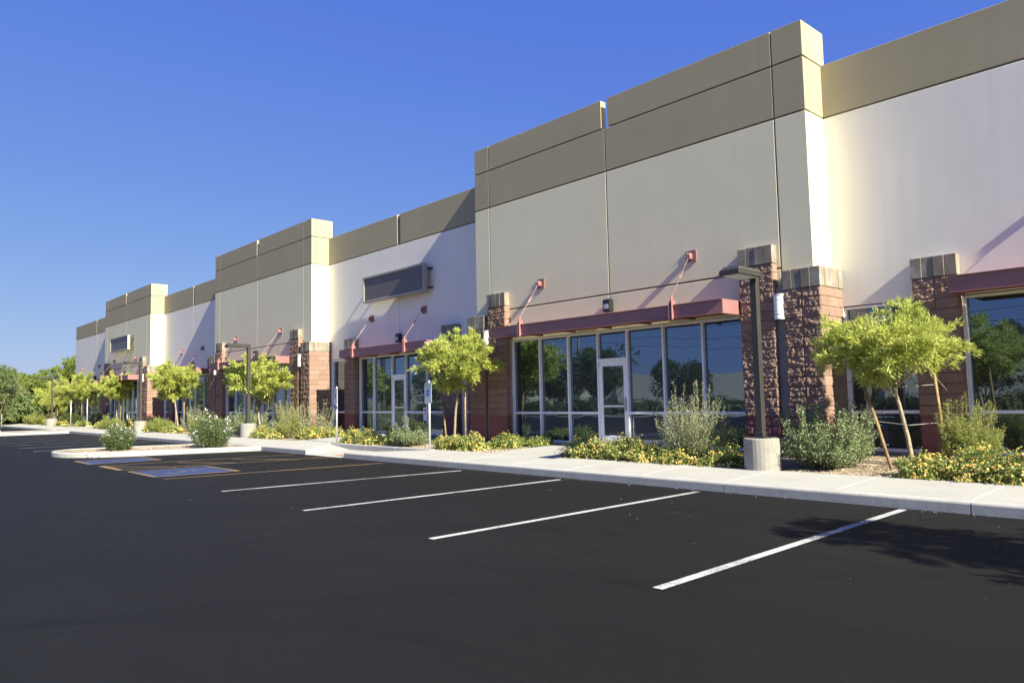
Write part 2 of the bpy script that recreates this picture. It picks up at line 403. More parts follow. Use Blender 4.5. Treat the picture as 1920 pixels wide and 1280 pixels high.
# island planter
def island(name_k, name_g, near, tip, far, labelbits=None):
    outl = near + tip + far
    k = MB(); n = len(outl)
    cx = sum(p[0] for p in outl)/n; cy = sum(p[1] for p in outl)/n
    def inset(d):
        r_ = []
        for i, p in enumerate(outl):
            a = Vector(outl[i-1] if i else outl[0]); b = Vector(outl[(i+1) if i < n-1 else i])
            t = (b-a).normalized(); nn = Vector((-t.y, t.x))
            if nn.dot(Vector((cx-p[0], cy-p[1]))) < 0: nn = -nn
            r_.append((p[0]+nn.x*d, p[1]+nn.y*d))
        return r_
    rings = [(0.0, -0.05), (0.004, 0.115), (0.014, 0.14), (0.035, 0.15), (0.15, 0.152), (0.155, 0.10)]
    k.grid([[(x, y, z) for x, y in inset(d)] for d, z in rings])
    k.build(name_k, 'kerb', kind='structure', smooth=False)
    g = MB(); ins = inset(0.15)
    g.poly([(x, y, 0.128) for x, y in ins][::-1]); g.build(name_g, 'gravel', kind='structure')
def smooth_line(pts, n=4):
    out_ = []
    P = [Vector(pts[0])]+[Vector(p) for p in pts]+[Vector(pts[-1])]
    for i in range(1, len(P)-2):
        for k in range(n):
            t = k/n; a, b, c, d = P[i-1], P[i], P[i+1], P[i+2]
            q = 0.5*((2*b)+(c-a)*t+(2*a-5*b+4*c-d)*t*t+(-a+3*b-3*c+d)*t**3); out_.append((q.x, q.y))
    out_.append(tuple(P[-2])); return out_
near = smooth_line([(-23.75, 10.41), (-24.15, 9.4), (-24.7, 7.9), (-25.15, 6.6), (-25.75, 5.75), (-26.6, 5.25), (-27.6, 5.15), (-28.4, 5.5), (-28.7, 6.2), (-28.3, 7.6), (-27.7, 9.0), (-27.2, 10.41)])
island('island_kerb', 'island_gravel', near, [], [])
near2 = smooth_line([(-50.9, 10.41), (-51.1, 8.7), (-51.3, 6.8), (-51.9, 5.5), (-53.0, 5.0), (-54.2, 5.4), (-54.8, 6.6), (-54.6, 8.6), (-54.3, 10.41)])
island('island_kerb', 'island_gravel', near2, [], [])

# painted markings (thin sheets 4 mm over the asphalt)
st = MB()
def line(mb, a, b, wd, z=0.004):
    a = Vector(a); b = Vector(b); d = (b-a).normalized(); n_ = Vector((-d.y, d.x))*wd/2
    L_ = (b-a).length; k = max(1, int(L_/0.6)); 
    mb.grid([[((a+d*L_*i/k)+n_*s).to_tuple()+(z,) for s in (-1, 1)] for i in range(k+1)])
for a, b in (((-3.74, 4.94), (-3.82, 10.30)), ((-6.87, 4.98), (-6.87, 10.23)), ((-10.04, 5.04), (-9.85, 10.14)), ((-13.41, 5.15), (-12.81, 10.12))):
    line(st, a, b, 0.10)
for k in range(8):
    x = -31.4-2.9*k
    line(st, (x, 5.3), (x+0.3, 10.2), 0.07)
st.build('white_parking_line', 'stripe', kind='structure')
ye = MB()
line(ye, (-16.66, 5.18), (-15.98, 10.15), 0.10, 0.004)
line(ye, (-21.73, 5.14), (-20.92, 10.22), 0.10, 0.008); line(ye, (-19.93, 5.22), (-18.96, 10.3), 0.10, 0.008)
line(ye, (-21.78, 5.2), (-19.88, 5.2), 0.16, 0.004)
for y0 in (6.4, 8.0, 9.4): line(ye, (-21.5+0.16*(y0-5.2), y0-1.1), (-19.85+0.19*(y0-5.2), y0), 0.10, 0.004)
def symbol(mb, T, th=0.07):
    """wheelchair symbol in a unit box, T maps 2D -> 3D"""
    def strip(pts, w_):
        P = [Vector(p) for p in pts]
        for a, b in zip(P[:-1], P[1:]):
            d = (b-a).normalized(); n_ = Vector((-d.y, d.x))*w_/2
            mb.poly([T(a-n_), T(b-n_), T(b+n_), T(a+n_)])
    c = Vector((0.44, 0.88)); mb.poly([T(c+Vector((math.cos(t*math.pi/6), math.sin(t*math.pi/6)))*0.075) for t in range(12)])
    strip([(0.44, 0.79), (0.47, 0.45)], th*1.25)
    strip([(0.45, 0.62), (0.68, 0.62)], th*0.8)
    strip([(0.47, 0.45), (0.70, 0.45), (0.80, 0.16), (0.90, 0.19)], th)
    cc = Vector((0.47, 0.30)); arc = [cc+Vector((math.cos(R(a)), math.sin(R(a))))*0.25 for a in range(115, 351, 15)]
    strip(arc, th)
def stall(cx0, cy0, wd, skew, depth=1.75):
    def T(z):
        return lambda p: (cx0+p.x*wd+skew*p.y*depth, cy0+p.y*depth, z)
    b = MB(); Tb = T(0.004); b.poly([Tb(Vector(q)) for q in ((0.06, 0.04), (0.94, 0.04), (0.94, 0.96), (0.06, 0.96))]); b.build('blue_stall_marking', 'padblue', kind='structure')
    for a, c in (((0, 0), (1, 0)), ((1, 0), (1, 1)), ((1, 1), (0, 1)), ((0, 1), (0, 0))):
        line(ye, Tb(Vector(a))[:2], Tb(Vector(c))[:2], 0.11, 0.008 if a[0] == a[1] else 0.0095)
    s = MB(); Ts = T(0.0085); symbol(s, lambda p: Ts(Vector((0.18+0.64*p.x, 0.1+0.8*p.y))), 0.085)
    s.build('wheelchair_marking', 'symbol', kind='structure')
stall(-24.35, 5.15, 1.75, 0.06); stall(-19.28, 5.2, 2.05, 0.10)
ye.build('yellow_parking_line', 'yellow', kind='structure')

# ---------------------------------------------------------------- the building
B = empty('commercial_building', (-34, 20, 0), 'long cream and olive commercial building with stepped tower bays, block piers and red canopies', 'building')
BX = (34, -20, 0)
_build = MB.build
def bb(mb, name, mat, parent=None, **kw):
    """a building part: geometry is in world coordinates, the parent Empty sits at (-34,20,0)"""
    if parent is None:
        o = _build(mb, name, mat, B, **kw); o.location = BX; return o
    return _build(mb, name, mat, parent, **kw)

GAP = 0.022
def panel_face(core, panels, xs, zrows, y, th=0.03, full=None):
    pass
def tower(x0, x1):
    j = [x0, x0+0.675, (x0+x1)/2-0.02, x1-0.69, x1]
    zb = 3.24
    core = MB(); low = MB(); up = MB()
    yc = YF+0.03
    # core wall (joint backs)
    core.box(x0+0.03, x1-0.03, yc, YF+0.18, zb+0.02, Z2-0.02)
    core.box(x0+0.03, j[0]+1.5, yc, YF+0.18, 0, zb+0.02); core.box(x1-1.55, x1-0.03, yc, YF+0.18, 0, zb+0.02)
    core.box(x0+0.03, j[1]+0.05, yc, YF+0.18, Z2-0.02, Z1-0.03); core.box(j[3]-0.05, x1-0.03, yc, YF+0.18, Z2-0.02, Z1-0.03)
    for s in (0, 1):
        a = x0+0.03 if s == 0 else x1-0.2
        core.box(a, a+0.17, YF+0.18, YR+0.17, 0, Z1-0.03)
    rows = [(0.0, 4.15), (4.15, Z3), (Z3, Z2), (Z2, Z1)]
    g = GAP
    for ci in range(4):
        a, b = j[ci], j[ci+1]
        aa = a + (0 if ci == 0 else g*0.7); bb_ = b - (0 if ci == 3 else g*0.7)
        deep = YF+0.178 if ci in (0, 3) else yc-0.0005
        for ri, (z0, z1) in enumerate(rows):
            mb = low if ri < 2 else up
            zz0, zz1 = z0+(g if ri else 0), z1-(0 if ri == 3 else g)
            if ci in (0, 3):
                if ri == 0: zz1 = z1+0.0; continue
                if ri == 1: zz0 = 0.0
            if ri == 3 and ci in (1, 2):
                if ci == 1: bb_ = b-0.11
                else: aa = a+0.11
                mb.box(aa, bb_, YF, YF+0.2, zz0, zz1); continue
            if ri == 0:          # opening for the storefront
                if ci == 1: mb.box(aa, x0+1.50, YF, yc, 0, zb)
                else: mb.box(x1-1.58, bb_, YF, yc, 0, zb)
                mb.box(aa, bb_, YF, yc, zb, zz1); continue
            mb.box(aa, bb_, YF, deep, zz0, zz1)
    for s in (0, 1):     # side returns
        a, b = (x0, x0+0.2) if s == 0 else (x1-0.2, x1)
        aa, bb2 = (a, a+0.03) if s == 0 else (b-0.03, b)
        for ri, (z0, z1) in enumerate([(0, Z3), (Z3, Z2), (Z2, Z1)]):
            mb = low if ri == 0 else up
            mb.box(aa, bb2, YF+0.19, YR+0.18, z0+(g*0.6 if ri else 0), z1-(0 if ri == 2 else g*0.6))
    up.box(x0+0.03, x1-0.03, YF+0.2, YF+0.21, Z1-0.05, Z1-0.04)
    t = bb(low, 'tower_wall', 'tower', bevel=0.007)
    _build(core, 'wall_joint', M['core'], t)
    _build(up, 'parapet_band', M['olive'], t, bevel=0.007)
    return t

def recess(x0, x1, joints, openings, zt=3.29):
    low = MB(); up = MB(); core = MB(); g = GAP; yc = YR+0.03
    xs = [x0]+joints+[x1]
    core.box(x0+0.01, x1-0.01, yc, YR+0.2, zt+0.02, Z2-0.05)
    # lower wall pieces between openings
    seg = [x0]
    for a, b in openings: seg += [a, b]
    seg.append(x1)
    for i in range(0, len(seg), 2):
        if seg[i+1]-seg[i] > 0.01: low.box(seg[i], seg[i+1], YR, YR+0.2, 0, zt)
    for i in range(len(xs)-1):
        a = xs[i]+(g*0.4 if i else 0); b = xs[i+1]-(g*0.4 if i < len(xs)-2 else 0)
        low.box(a, b, YR, yc-0.0005, zt, Z3-g)
        a = xs[i]+(0.10 if i else 0); b = xs[i+1]-(0.10 if i < len(xs)-2 else 0)
        up.box(a, b, YR, YR+0.16, Z3+g, Z2)
    core.box(x0+0.012, x1-0.012, YR+0.165, YR+0.3, Z3-g, Z2-0.1)
    t = bb(low, 'recess_wall', 'recess', bevel=0.006)
    _build(core, 'wall_joint', M['core'], t); _build(up, 'parapet_band', M['olive'], t, bevel=0.007)
    return t

def rock_face(mb, o, u, n, width, courses, blocks, z0, seed, amp=0.023, nu=16, nv=9, bh=0.2):
    """courses of split-face blocks on one face; o origin (x,y), u unit along, n outward normal; blocks: list of widths per course parity"""
    for c in range(courses):
        ws = blocks[c % len(blocks)]; x = 0.0
        for wd in ws:
            k = max(4, int(nu*wd/0.4))
            P = []
            for i in range(k+1):
                r_ = []
                for j in range(nv+1):
                    fu, fv = i/k, j/nv
                    du = min(fu, 1-fu)*wd; dv = min(fv, 1-fv)*bh
                    e = min(du, dv)
                    s = min(1, e/0.012) if e > 1e-6 else 0
                    px = x+wd*fu; pz = z0+(c+fv)*bh
                    q = Vector((px*1.0+seed*7.1, pz, seed*3.3))
                    hgt = 0.42+0.55*noise.noise(q*7.0)+0.75*noise.noise(q*17.0)+0.55*noise.noise(q*38.0)
                    d = -0.012 + s*(0.013 + amp*max(0, hgt)*min(1, e/0.03+0.45))
                    r_.append((o[0]+u[0]*px+n[0]*d, o[1]+u[1]*px+n[1]*d, pz))
                P.append(r_)
            mb.grid(P); x += wd

def pilaster(x0, x1, y0, y1, top, sides='LR', seed=0, cap_side=None):
    """block pier; front face at y0; sides: faces shown left/right"""
    W = x1-x0; z0 = 0.25; nc = int(round((top-0.4-z0)/0.2)); D = y1-y0
    rock = MB(); core = MB()
    core.box(x0+0.014, x1-0.014, y0+0.014, y1, 0.0, top-0.4)
    rock_face(rock, (x0, y0), (1, 0), (0, -1), W, nc-4, [[W/2, W/2]], z0+0.8, seed)
    dws = lambda D_: [[0.2, 0.4, D_-0.6], [0.2, 0.2, 0.4, D_-0.8]] if D_ > 0.85 else [[D_]]
    if 'R' in sides: rock_face(rock, (x1, y0), (0, 1), (1, 0), D, nc-4, dws(D), z0+0.8, seed+5, amp=0.006)
    if 'L' in sides: rock_face(rock, (x0, y1), (0, -1), (-1, 0), D, nc-4, [list(reversed(q)) for q in dws(D)], z0+0.8, seed+9, amp=0.006)
    p = bb(core, 'pilaster', 'rock')
    _build(rock, 'split_face_block', M['rock'], p)
    base = MB()
    nb = int(round(W/0.2))
    rock_face(base, (x0, y0), (1, 0), (0, -1), W, 5, [[W/nb]*nb], z0-0.2, seed+2, amp=0.0015, nu=4, nv=4)
    nd = max(1, int(round(D/0.2)))
    if 'R' in sides: rock_face(base, (x1, y0), (0, 1), (1, 0), D, 5, [[D/nd]*nd], z0-0.2, seed+3, amp=0.0015, nu=4, nv=4)
    if 'L' in sides: rock_face(base, (x0, y1), (0, -1), (-1, 0), D, 5, [[D/nd]*nd], z0-0.2, seed+4, amp=0.0015, nu=4, nv=4)
    _build(base, 'base_course', M['maroon'], p)
    cap = MB(); rnd = random.Random(seed)
    for i in range(nb):
        a = x0+W*i/nb; b = x0+W*(i+1)/nb; dz = rnd.uniform(-0.008, 0.008); dy = rnd.uniform(-0.012, 0.004)
        cap.box(a+0.003-(0.01 if i == 0 else 0), b-0.003+(0.01 if i == nb-1 else 0), y0-0.015+dy, y0+0.19, top-0.395, top+dz)
    for i in range(1, nd):
        a = y0+0.2+(D-0.2)*(i-1)/(nd-1) if nd > 1 else y0; b = y0+0.2+(D-0.2)*i/(nd-1) if nd > 1 else y1
        cap.box(x0-0.01, x1+0.01+rnd.uniform(-0.004, 0.006), a+0.003, b-0.001, top-0.395, top+rnd.uniform(-0.006, 0.006))
    _build(cap, 'pilaster_cap', M['cap'], p, bevel=0.006)
    return p

def infill(x0, x1, top, y=14.47):
    m = MB()
    for i in range(int((top-0.05)/0.2)+1):
        z0 = 0.05+0.2*i; m.box(x0, x1, y, YF, z0+0.002, min(top, z0+0.198))
    m.box(x0, x1, y+0.006, YF, 0, top-0.02)
    return bb(m, 'infill_column', 'infill', bevel=0.003)

def storefront(xs, z0, z1, y, door=None, zm=1.12, name='storefront'):
    """xs: mullion positions incl. ends; door = index of the bay with the door"""
    m = MB(); wd = 0.05; yf, yb = y, y+0.115
    zd = 2.44
    for i, x in enumerate(xs):
        a = x if i == 0 else (x-wd if i == len(xs)-1 else x-wd/2)
        m.box(a, a+wd, yf, yb, z0, z1)
    panes = []
    for i in range(len(xs)-1):
        a = xs[i]+(wd if i == 0 else wd/2); b = xs[i+1]-(wd if i == len(xs)-2 else wd/2)
        m.box(a, b, yf+0.003, yb, z1-wd, z1)
        if i == door:
            m.box(a, b, yf+0.002, yb, zd, zd+0.07); panes.append((a, b, zd+0.07, z1-wd))
        else:
            m.box(a, b, yf+0.003, yb, z0, z0+0.06); m.box(a, b, yf+0.003, yb, zm-0.03, zm+0.03)
            panes += [(a, b, z0+0.06, zm-0.03), (a, b, zm+0.03, z1-wd)]
    f = bb(m, name, 'alu', bevel=0.003)
    rnd = random.Random(int(abs(xs[0])*10))
    for a, b, c, d in panes:
        g = MB(); tx = rnd.uniform(-1, 1)*0.0012*(b-a); tz = rnd.uniform(-1, 1)*0.0010*(d-c)
        g.grid([[(a-0.004, yb-0.03+tx+tz, c-0.004), (a-0.004, yb-0.03+tx-tz, d+0.004)], [(b+0.004, yb-0.03-tx+tz, c-0.004), (b+0.004, yb-0.03-tx-tz, d+0.004)]])
        _build(g, 'glass_pane', M['glass'], f)
    curb = MB().box(xs[0], xs[-1], y+0.01, y+0.14, 0.0, z0-0.001) if door is None else MB().box(xs[0], xs[door], y+0.01, y+0.14, 0, z0-0.001).box(xs[door+1], xs[-1], y+0.01, y+0.14, 0, z0-0.001)
    _build(curb, 'sill_kerb', M['basecon'], f)
    if door is not None:
        a = xs[door]+wd/2+0.004; b = xs[door+1]-wd/2-0.004; zb = z0-0.015
        d = MB(); ya, yc2 = yf+0.02, yf+0.065
        d.box(a, a+0.11, ya, yc2, zb, zd-0.006); d.box(b-0.11, b, ya, yc2, zb, zd-0.006)
        d.box(a+0.11, b-0.11, ya, yc2, zd-0.13, zd-0.006); d.box(a+0.11, b-0.11, ya, yc2, zb, zb+0.25)
        dd = bb(d, 'door', 'alu', bevel=0.003)
        g = MB().poly([(a+0.1, yc2-0.02, zb+0.24), (b-0.1, yc2-0.02, zb+0.24), (b-0.1, yc2-0.02, zd-0.12), (a+0.1, yc2-0.02, zd-0.12)])
        _build(g, 'door_glass', M['glass'], dd)
        h = MB(); h.box(b-0.085, b-0.025, ya-0.012, ya, 1.15, 1.50); h.tube([(b-0.06, ya-0.05, 1.18), (b-0.06, ya-0.05, 1.46)], 0.013)
        h.box(b-0.068, b-0.052, ya-0.05, ya, 1.20, 1.22).box(b-0.068, b-0.052, ya-0.05, ya, 1.42, 1.44)
        _build(h, 'door_handle', M['galv'], dd, bevel=0.002)
        pb = MB().box(a+0.11, b-0.11, ya+0.004, ya+0.022, 1.27, 1.31); _build(pb, 'push_bar', M['alu'], dd)
        for hz in (zd-0.12, zb+0.05): _build(MB().box(a+0.005, a+0.03, ya-0.012, ya, hz, hz+0.09), 'hinge', M['galv'], dd)
    return f

def canopy(x0, x1, yf, yw, rods, zb=3.24, zt=3.545, zplate=4.74):
    m = MB()
    m.box(x0, x1, yf+0.035, yf+0.045, zb+0.008, zt-0.008)            # web
    m.box(x0, x1, yf, yf+0.05, zt-0.010, zt); m.box(x0, x1, yf, yf+0.05, zb, zb+0.010)   # flanges
    for xe, s in ((x0, 1), (x1, -1)):
        a, b = sorted((xe, xe+s*0.008)); m.box(a, b, yf+0.05, yw-0.01, zb, zt)
        a, b = sorted((xe+s*0.008, xe+s*0.05)); m.box(a, b, yf+0.05, yw-0.01, zt-0.010, zt)
    c = bb(m, 'canopy', 'steel', bevel=0.002)
    d = MB().box(x0+0.01, x1-0.01, yf+0.046, yw-0.01, zb+0.06, zb+0.10)
    n = max(2, int((x1-x0)/1.2))
    for i in range(1, n):
        xx = x0+(x1-x0)*i/n; d.box(xx-0.02, xx+0.02, yf+0.046, yw-0.01, zb+0.012, zb+0.0595)
    _build(d, 'soffit', M['soffit'], c)
    for xr in rods:
        b = MB(); b.box(xr-0.045, xr-0.035, yf-0.05, yf+0.1, zb-0.03, zt+0.10); b.box(xr+0.035, xr+0.045, yf-0.05, yf+0.1, zb-0.03, zt+0.10)
        b.box(xr-0.035, xr+0.035, yf-0.014, yf-0.002, zb, zt-0.02)
        b.box(xr-0.012, xr+0.012, yf-0.02, yf+0.06, zt+0.02, zt+0.2)
        _build(b, 'canopy_bracket', M['steel'], c, bevel=0.002)
        r_ = MB(); p0 = Vector((xr, yf+0.02, zt+0.17)); p1 = Vector((xr, yw-0.12, zplate-0.03))
        r_.tube([p0, p1], 0.0075, 8)
        q0 = p0.lerp(p1, 0.46); q1 = p0.lerp(p1, 0.60)
        for s in (-1, 1): r_.tube([q0+Vector((s*0.022, 0, 0)), q1+Vector((s*0.022, 0, 0))], 0.007, 6)
        r_.tube([q0-(p1-p0)*0.02, q0+(p1-p0)*0.015], 0.020, 8); r_.tube([q1-(p1-p0)*0.015, q1+(p1-p0)*0.02], 0.020, 8)
        _build(r_, 'tie_rod', M['steel'], c)
        w_ = MB(); w_.box(xr-0.135, xr+0.135, yw-0.020, yw-0.002, zplate-0.135, zplate+0.135)
        w_.box(xr-0.035, xr-0.02, yw-0.15, yw-0.024, zplate-0.07, zplate+0.06); w_.box(xr+0.02, xr+0.035, yw-0.15, yw-0.024, zplate-0.07, zplate+0.06)
        w_.tube([(xr-0.05, yw-0.12, zplate-0.03), (xr+0.05, yw-0.12, zplate-0.03)], 0.014, 8)
        for dx in (-0.11, 0.11):
            for dz in (-0.11, 0.11): w_.tube([(xr+dx, yw-0.036, zplate+dz), (xr+dx, yw-0.02, zplate+dz)], 0.014, 6)
        _build(w_, 'wall_plate', M['steel'], c, bevel=0.002)
    return c

# first bay of each kind, then copies along the facade
S = -21.5
T1X = (-17.55, -6.85)
parts_T = [tower(*T1X)]
parts_T += [pilaster(-17.76, -16.98, 14.38, YR-0.002, 4.05, 'L', 11), pilaster(-16.82, -16.03, 14.38, YF-0.001, 4.65, 'LR', 12),
            pilaster(-8.42, -7.63, 14.38, YF-0.001, 4.65, 'LR', 13), pilaster(-7.42, -6.64, 14.38, YR-0.002, 4.05, 'LR', 14)]
parts_T += [infill(-16.975, -16.825, 3.72), infill(-7.625, -7.425, 3.72)]
nbefore = len(B.children)
storefront([-16.02, -14.87, -13.78, -12.72, -11.75, -10.65, -9.55, -8.43], 0.31, 3.23, 14.6, door=3)
parts_T += list(B.children)[nbefore:] if False else []
def children_after(f, *a, **k):
    before = set(B.children); f(*a, **k); return [c for c in B.children if c not in before]
tower_parts = list(B.children)
extraT = children_after(canopy, -15.93, -8.45, 13.70, YF, [-14.70, -9.72])
tower_parts += extraT
R1X = (-28.35, -17.55)
rec_parts = []
rec_parts += children_after(recess, R1X[0], R1X[1], [-23.02], [(-28.14, -26.74), (-26.2, -19.96), (-19.16, -17.76)])
rec_parts += children_after(pilaster, -26.74, -25.96, 15.186, YR-0.001, 4.05, 'LR', 21)
rec_parts += children_after(pilaster, -20.18, -19.38, 15.186, YR-0.001, 4.05, 'LR', 22)
rec_parts += children_after(storefront, [-26.2+0.25, -24.9, -23.61, -22.70, -21.4, -20.18], 0.34, 3.27, YR+0.02, 2)
rec_parts += children_after(storefront, [-28.14, -26.74], 0.34, 3.27, YR+0.02, None, 1.12, 'side_window')
rec_parts += children_after(storefront, [-19.38, -17.76], 0.34, 3.27, YR+0.02, None, 1.12, 'side_window')
rec_parts += children_after(canopy, -25.98, -20.15, 14.50, YR, [-24.91, -21.43])
for o in tower_parts:
    copy_part(o, S); copy_part(o, 2*S)
for o in rec_parts: copy_part(o, S)
# right-hand recess and its mirror image at the far end
recess(-6.85, 5.85, [4.0], [(-6.64, -5.23), (-4.45, 3.5)])
pilaster(-5.23, -4.45, 15.186, YR-0.001, 4.05, 'LR', 31)
pilaster(3.5, 4.3, 15.186, YR-0.001, 4.05, 'LR', 32)
storefront([-6.64, -5.23], 0.34, 3.27, YR+0.02, None, 1.12, 'side_window')
storefront([-4.45, -2.3, -1.2, -0.1, 0.85, 1.95, 3.5], 0.34, 3.27, YR+0.02, 3)
canopy(-4.40, 3.45, 14.50, YR, [-2.2, 2.9], zplate=5.3)
recess(-73.4, -60.55, [-66.4], [(-72.6, -71.4), (-70.6, -63.0), (-62.2, -60.76)])
pilaster(-71.4, -70.6, 15.186, YR-0.001, 4.05, 'LR', 41); pilaster(-63.0, -62.2, 15.186, YR-0.001, 4.05, 'LR', 42)
storefront([-72.6, -71.4], 0.34, 3.27, YR+0.02, None, 1.12, 'side_window')
storefront([-70.6, -69.2, -67.9, -66.9, -65.6, -64.3, -63.0], 0.34, 3.27, YR+0.02, 2)
storefront([-62.2, -60.76], 0.34, 3.27, YR+0.02, None, 1.12, 'side_window')
canopy(-71.2, -63.2, 14.50, YR, [-70.3, -65.3])
body = MB().box(-73.38, 5.83, YR+0.3, 48, 0, Z2-0.7); body.box(-73.4, -73.2, YR+0.21, 48, 0, Z2); body.box(5.65, 5.85, YR+0.21, 48, 0, Z2)
bb(body, 'rear_hall', 'recess')

# ---------------------------------------------------------------- fixtures on the walls
def sconce(x, y, z, label, group='white drum wall lamps between the block piers'):
    o = empty('wall_lamp', (x, y, z), label, 'wall lamp', group)
    N = 14
    def half(r, z0, z1):
        return [(r*math.cos(math.pi+math.pi*i/N), r*1.15*math.sin(math.pi+math.pi*i/N)) for i in range(N+1)]
    MB().prism(half(0.125, 0, 0), 0.03, 0.50).build('lamp_shade', 'whitelens', o)
    t = MB(); 
    for za, zb in ((-0.0, 0.03), (0.50, 0.53)): t.prism(half(0.135, 0, 0), za, zb)
    t.prism(half(0.130, 0, 0), 0.105, 0.12); t.prism(half(0.130, 0, 0), 0.41, 0.425)
    t.box(-0.11, 0.11, 0.001, 0.03, 0.0, 0.53)
    t.build('lamp_frame', 'galv', o); return o
SL = ['white drum wall lamp between the two block piers behind the nearest street lamp',
      'white drum wall lamp just left of the nearest large red canopy']
sconce(-7.53, 14.44, 3.05, SL[0]); sconce(-16.9, 14.44, 3.05, SL[1])
sconce(-7.53+S, 14.44, 3.05, 'white drum wall lamp beside the right end of the second tower canopy')
sconce(-16.9+S, 14.44, 3.05, 'white drum wall lamp at the left end of the second tower canopy')
sconce(-7.53+2*S, 14.44, 3.05, 'white drum wall lamp on the farthest tower, right of its canopy')
sconce(-16.9+2*S, 14.44, 3.05, 'white drum wall lamp at the left end of the farthest tower canopy')
def emergency(x, y, z, label):
    o = empty('emergency_light', (x, y, z), label, 'wall light', 'dark box lights above the canopies')
    MB().box(-0.13, 0.13, -0.16, 0.0, 0, 0.33).build('light_housing', 'darkbox', o, bevel=0.025)
    m = MB().box(-0.07, 0.07, -0.168, -0.159, 0.08, 0.2); m.build('light_lens', 'galv', o)
    MB().box(-0.08, 0.08, -0.001, 0.012, 0.05, 0.28).build('back_plate', 'bronze', o); return o
for x, y, lb in ((-12.2, YF-0.02, 'small dark box light above the middle of the nearest large red canopy'),
                 (-22.95, YR-0.02, 'small dark box light above the canopy under the grey sign cabinet'),
                 (-12.2+S, YF-0.02, 'small dark box light above the canopy of the second tower'),
                 (-22.95+S, YR-0.02, 'small dark box light above the canopy between the second and farthest towers'),
                 (-12.2+2*S, YF-0.02, 'small dark box light above the canopy of the farthest tower'),
                 (-66.4, YR-0.02, 'small dark box light above the canopy at the far end of the building')):
    emergency(x, y, 3.68, lb)
def cabinet(x0, x1, z0, z1, yw, stand, th, label):
    o = empty('sign_cabinet', ((x0+x1)/2, yw, z0), label, 'sign')
    W = (x1-x0)/2; H = z1-z0; yf = -(stand+th)
    f = MB(); b = 0.075
    f.box(-W, W, yf, -stand, 0, b).box(-W, W, yf, -stand, H-b, H).box(-W, -W+b, yf, -stand, b, H-b).box(W-b, W, yf, -stand, b, H-b)
    f.build('sign_frame', 'signframe', o, bevel=0.006)
    MB().box(-W+b, W-b, yf+0.035, -stand-0.002, b, H-b).build('sign_face', 'signgrey', o)
    s = MB()
    for zz in (0.12, H-0.2):
        s.box(-W+0.1, W+0.06, -stand, -stand+0.04, zz, zz+0.06)
        for xx in (-W+0.15, W-0.06, W+0.0): s.box(xx, xx+0.05, -stand+0.04, -0.002, zz, zz+0.06)
    s.build('mounting_rail', 'bronze', o); return o
cabinet(-25.0, -20.95, 5.33, 6.33, YR, 0.2, 0.17, 'long blank dark grey sign cabinet on the wall right of the second tower')
cabinet(-57.6, -53.4, 5.30, 6.28, YF, 0.22, 0.17, 'small far blank grey sign cabinet on the farthest tower')

# ---------------------------------------------------------------- lamp posts
def text_mesh(txt, size, align='CENTER'):
    c = bpy.data.curves.new('t', 'FONT'); c.body = txt; c.size = size; c.align_x = align; c.align_y = 'CENTER'; c.resolution_u = 3
    o = bpy.data.objects.new('t', c); COL.objects.link(o)
    dg = bpy.context.evaluated_depsgraph_get(); me = bpy.data.meshes.new_from_object(o.evaluated_get(dg))
    bpy.data.objects.remove(o); return me
def street_lamp(x, y, zg, ztop, label, arm=0.78, ph=0.74, cr=0.31):
    o = empty('street_lamp', (x, y, zg), label, 'street lamp', 'square arm street lamps along the facade', R(90))
    N = 28
    MB().prism([(cr*math.cos(2*math.pi*i/N), cr*math.sin(2*math.pi*i/N)) for i in range(N)], -0.3, ph-0.2).build('concrete_pedestal', 'basecon', o, bevel=0.015)
    T = ztop-zg; zp = ph-0.2
    p = MB(); p.box(-0.062, 0.062, -0.062, 0.062, zp+0.02, T); p.box(-0.14, 0.14, -0.14, 0.14, zp, zp+0.02); p.box(-0.085, 0.085, -0.085, 0.085, zp+0.02, zp+0.11)
    p.build('lamp_pole', 'bronze', o, bevel=0.006)
    h = MB(); a = -arm
    h.box(a-0.06, -0.064, -0.20, 0.20, T-0.16, T-0.085); 
    h.poly([(0, 0, 0)]) if False else None
    hd = h.build('lamp_head', 'bronze', o, bevel=0.012)
    tp_ = MB(); b0 = [(a-0.06, -0.20), (-0.064, -0.20), (-0.064, 0.20), (a-0.06, 0.20)]; b1 = [(a+0.01, -0.15), (-0.075, -0.15), (-0.075, 0.15), (a+0.01, 0.15)]
    i0 = len(tp_.v); tp_.v += [(q[0], q[1], T-0.083) for q in b0]+[(q[0], q[1], T-0.01) for q in b1]
    tp_.f += [(3, 2, 1, 0), (4, 5, 6, 7)]+[(i, (i+1) % 4, 4+(i+1) % 4, 4+i) for i in range(4)]
    tp_.build('head_top', 'bronze', hd, bevel=0.008)
    MB().box(a-0.02, -0.13, -0.165, 0.165, T-0.166, T-0.1605).build('lamp_lens', 'whitelens', hd)
    return o
street_lamp(-6.84, 12.2, 0.21, 3.76, 'nearest square bronze street lamp, in front of the split face piers')
street_lamp(-29.3, 12.3, 0.22, 3.95, 'second square street lamp, pedestal behind the larger white flowered oleander', 0.85)
street_lamp(-42.9, 12.1, 0.2, 3.93, 'third street lamp, its arm crossing the right side of the farthest tower canopy', 0.75)
street_lamp(-66.0, 12.3, 0.2, 3.93, 'farthest street lamp, in front of the big green trees at left', 1.0, 0.72, 0.38)

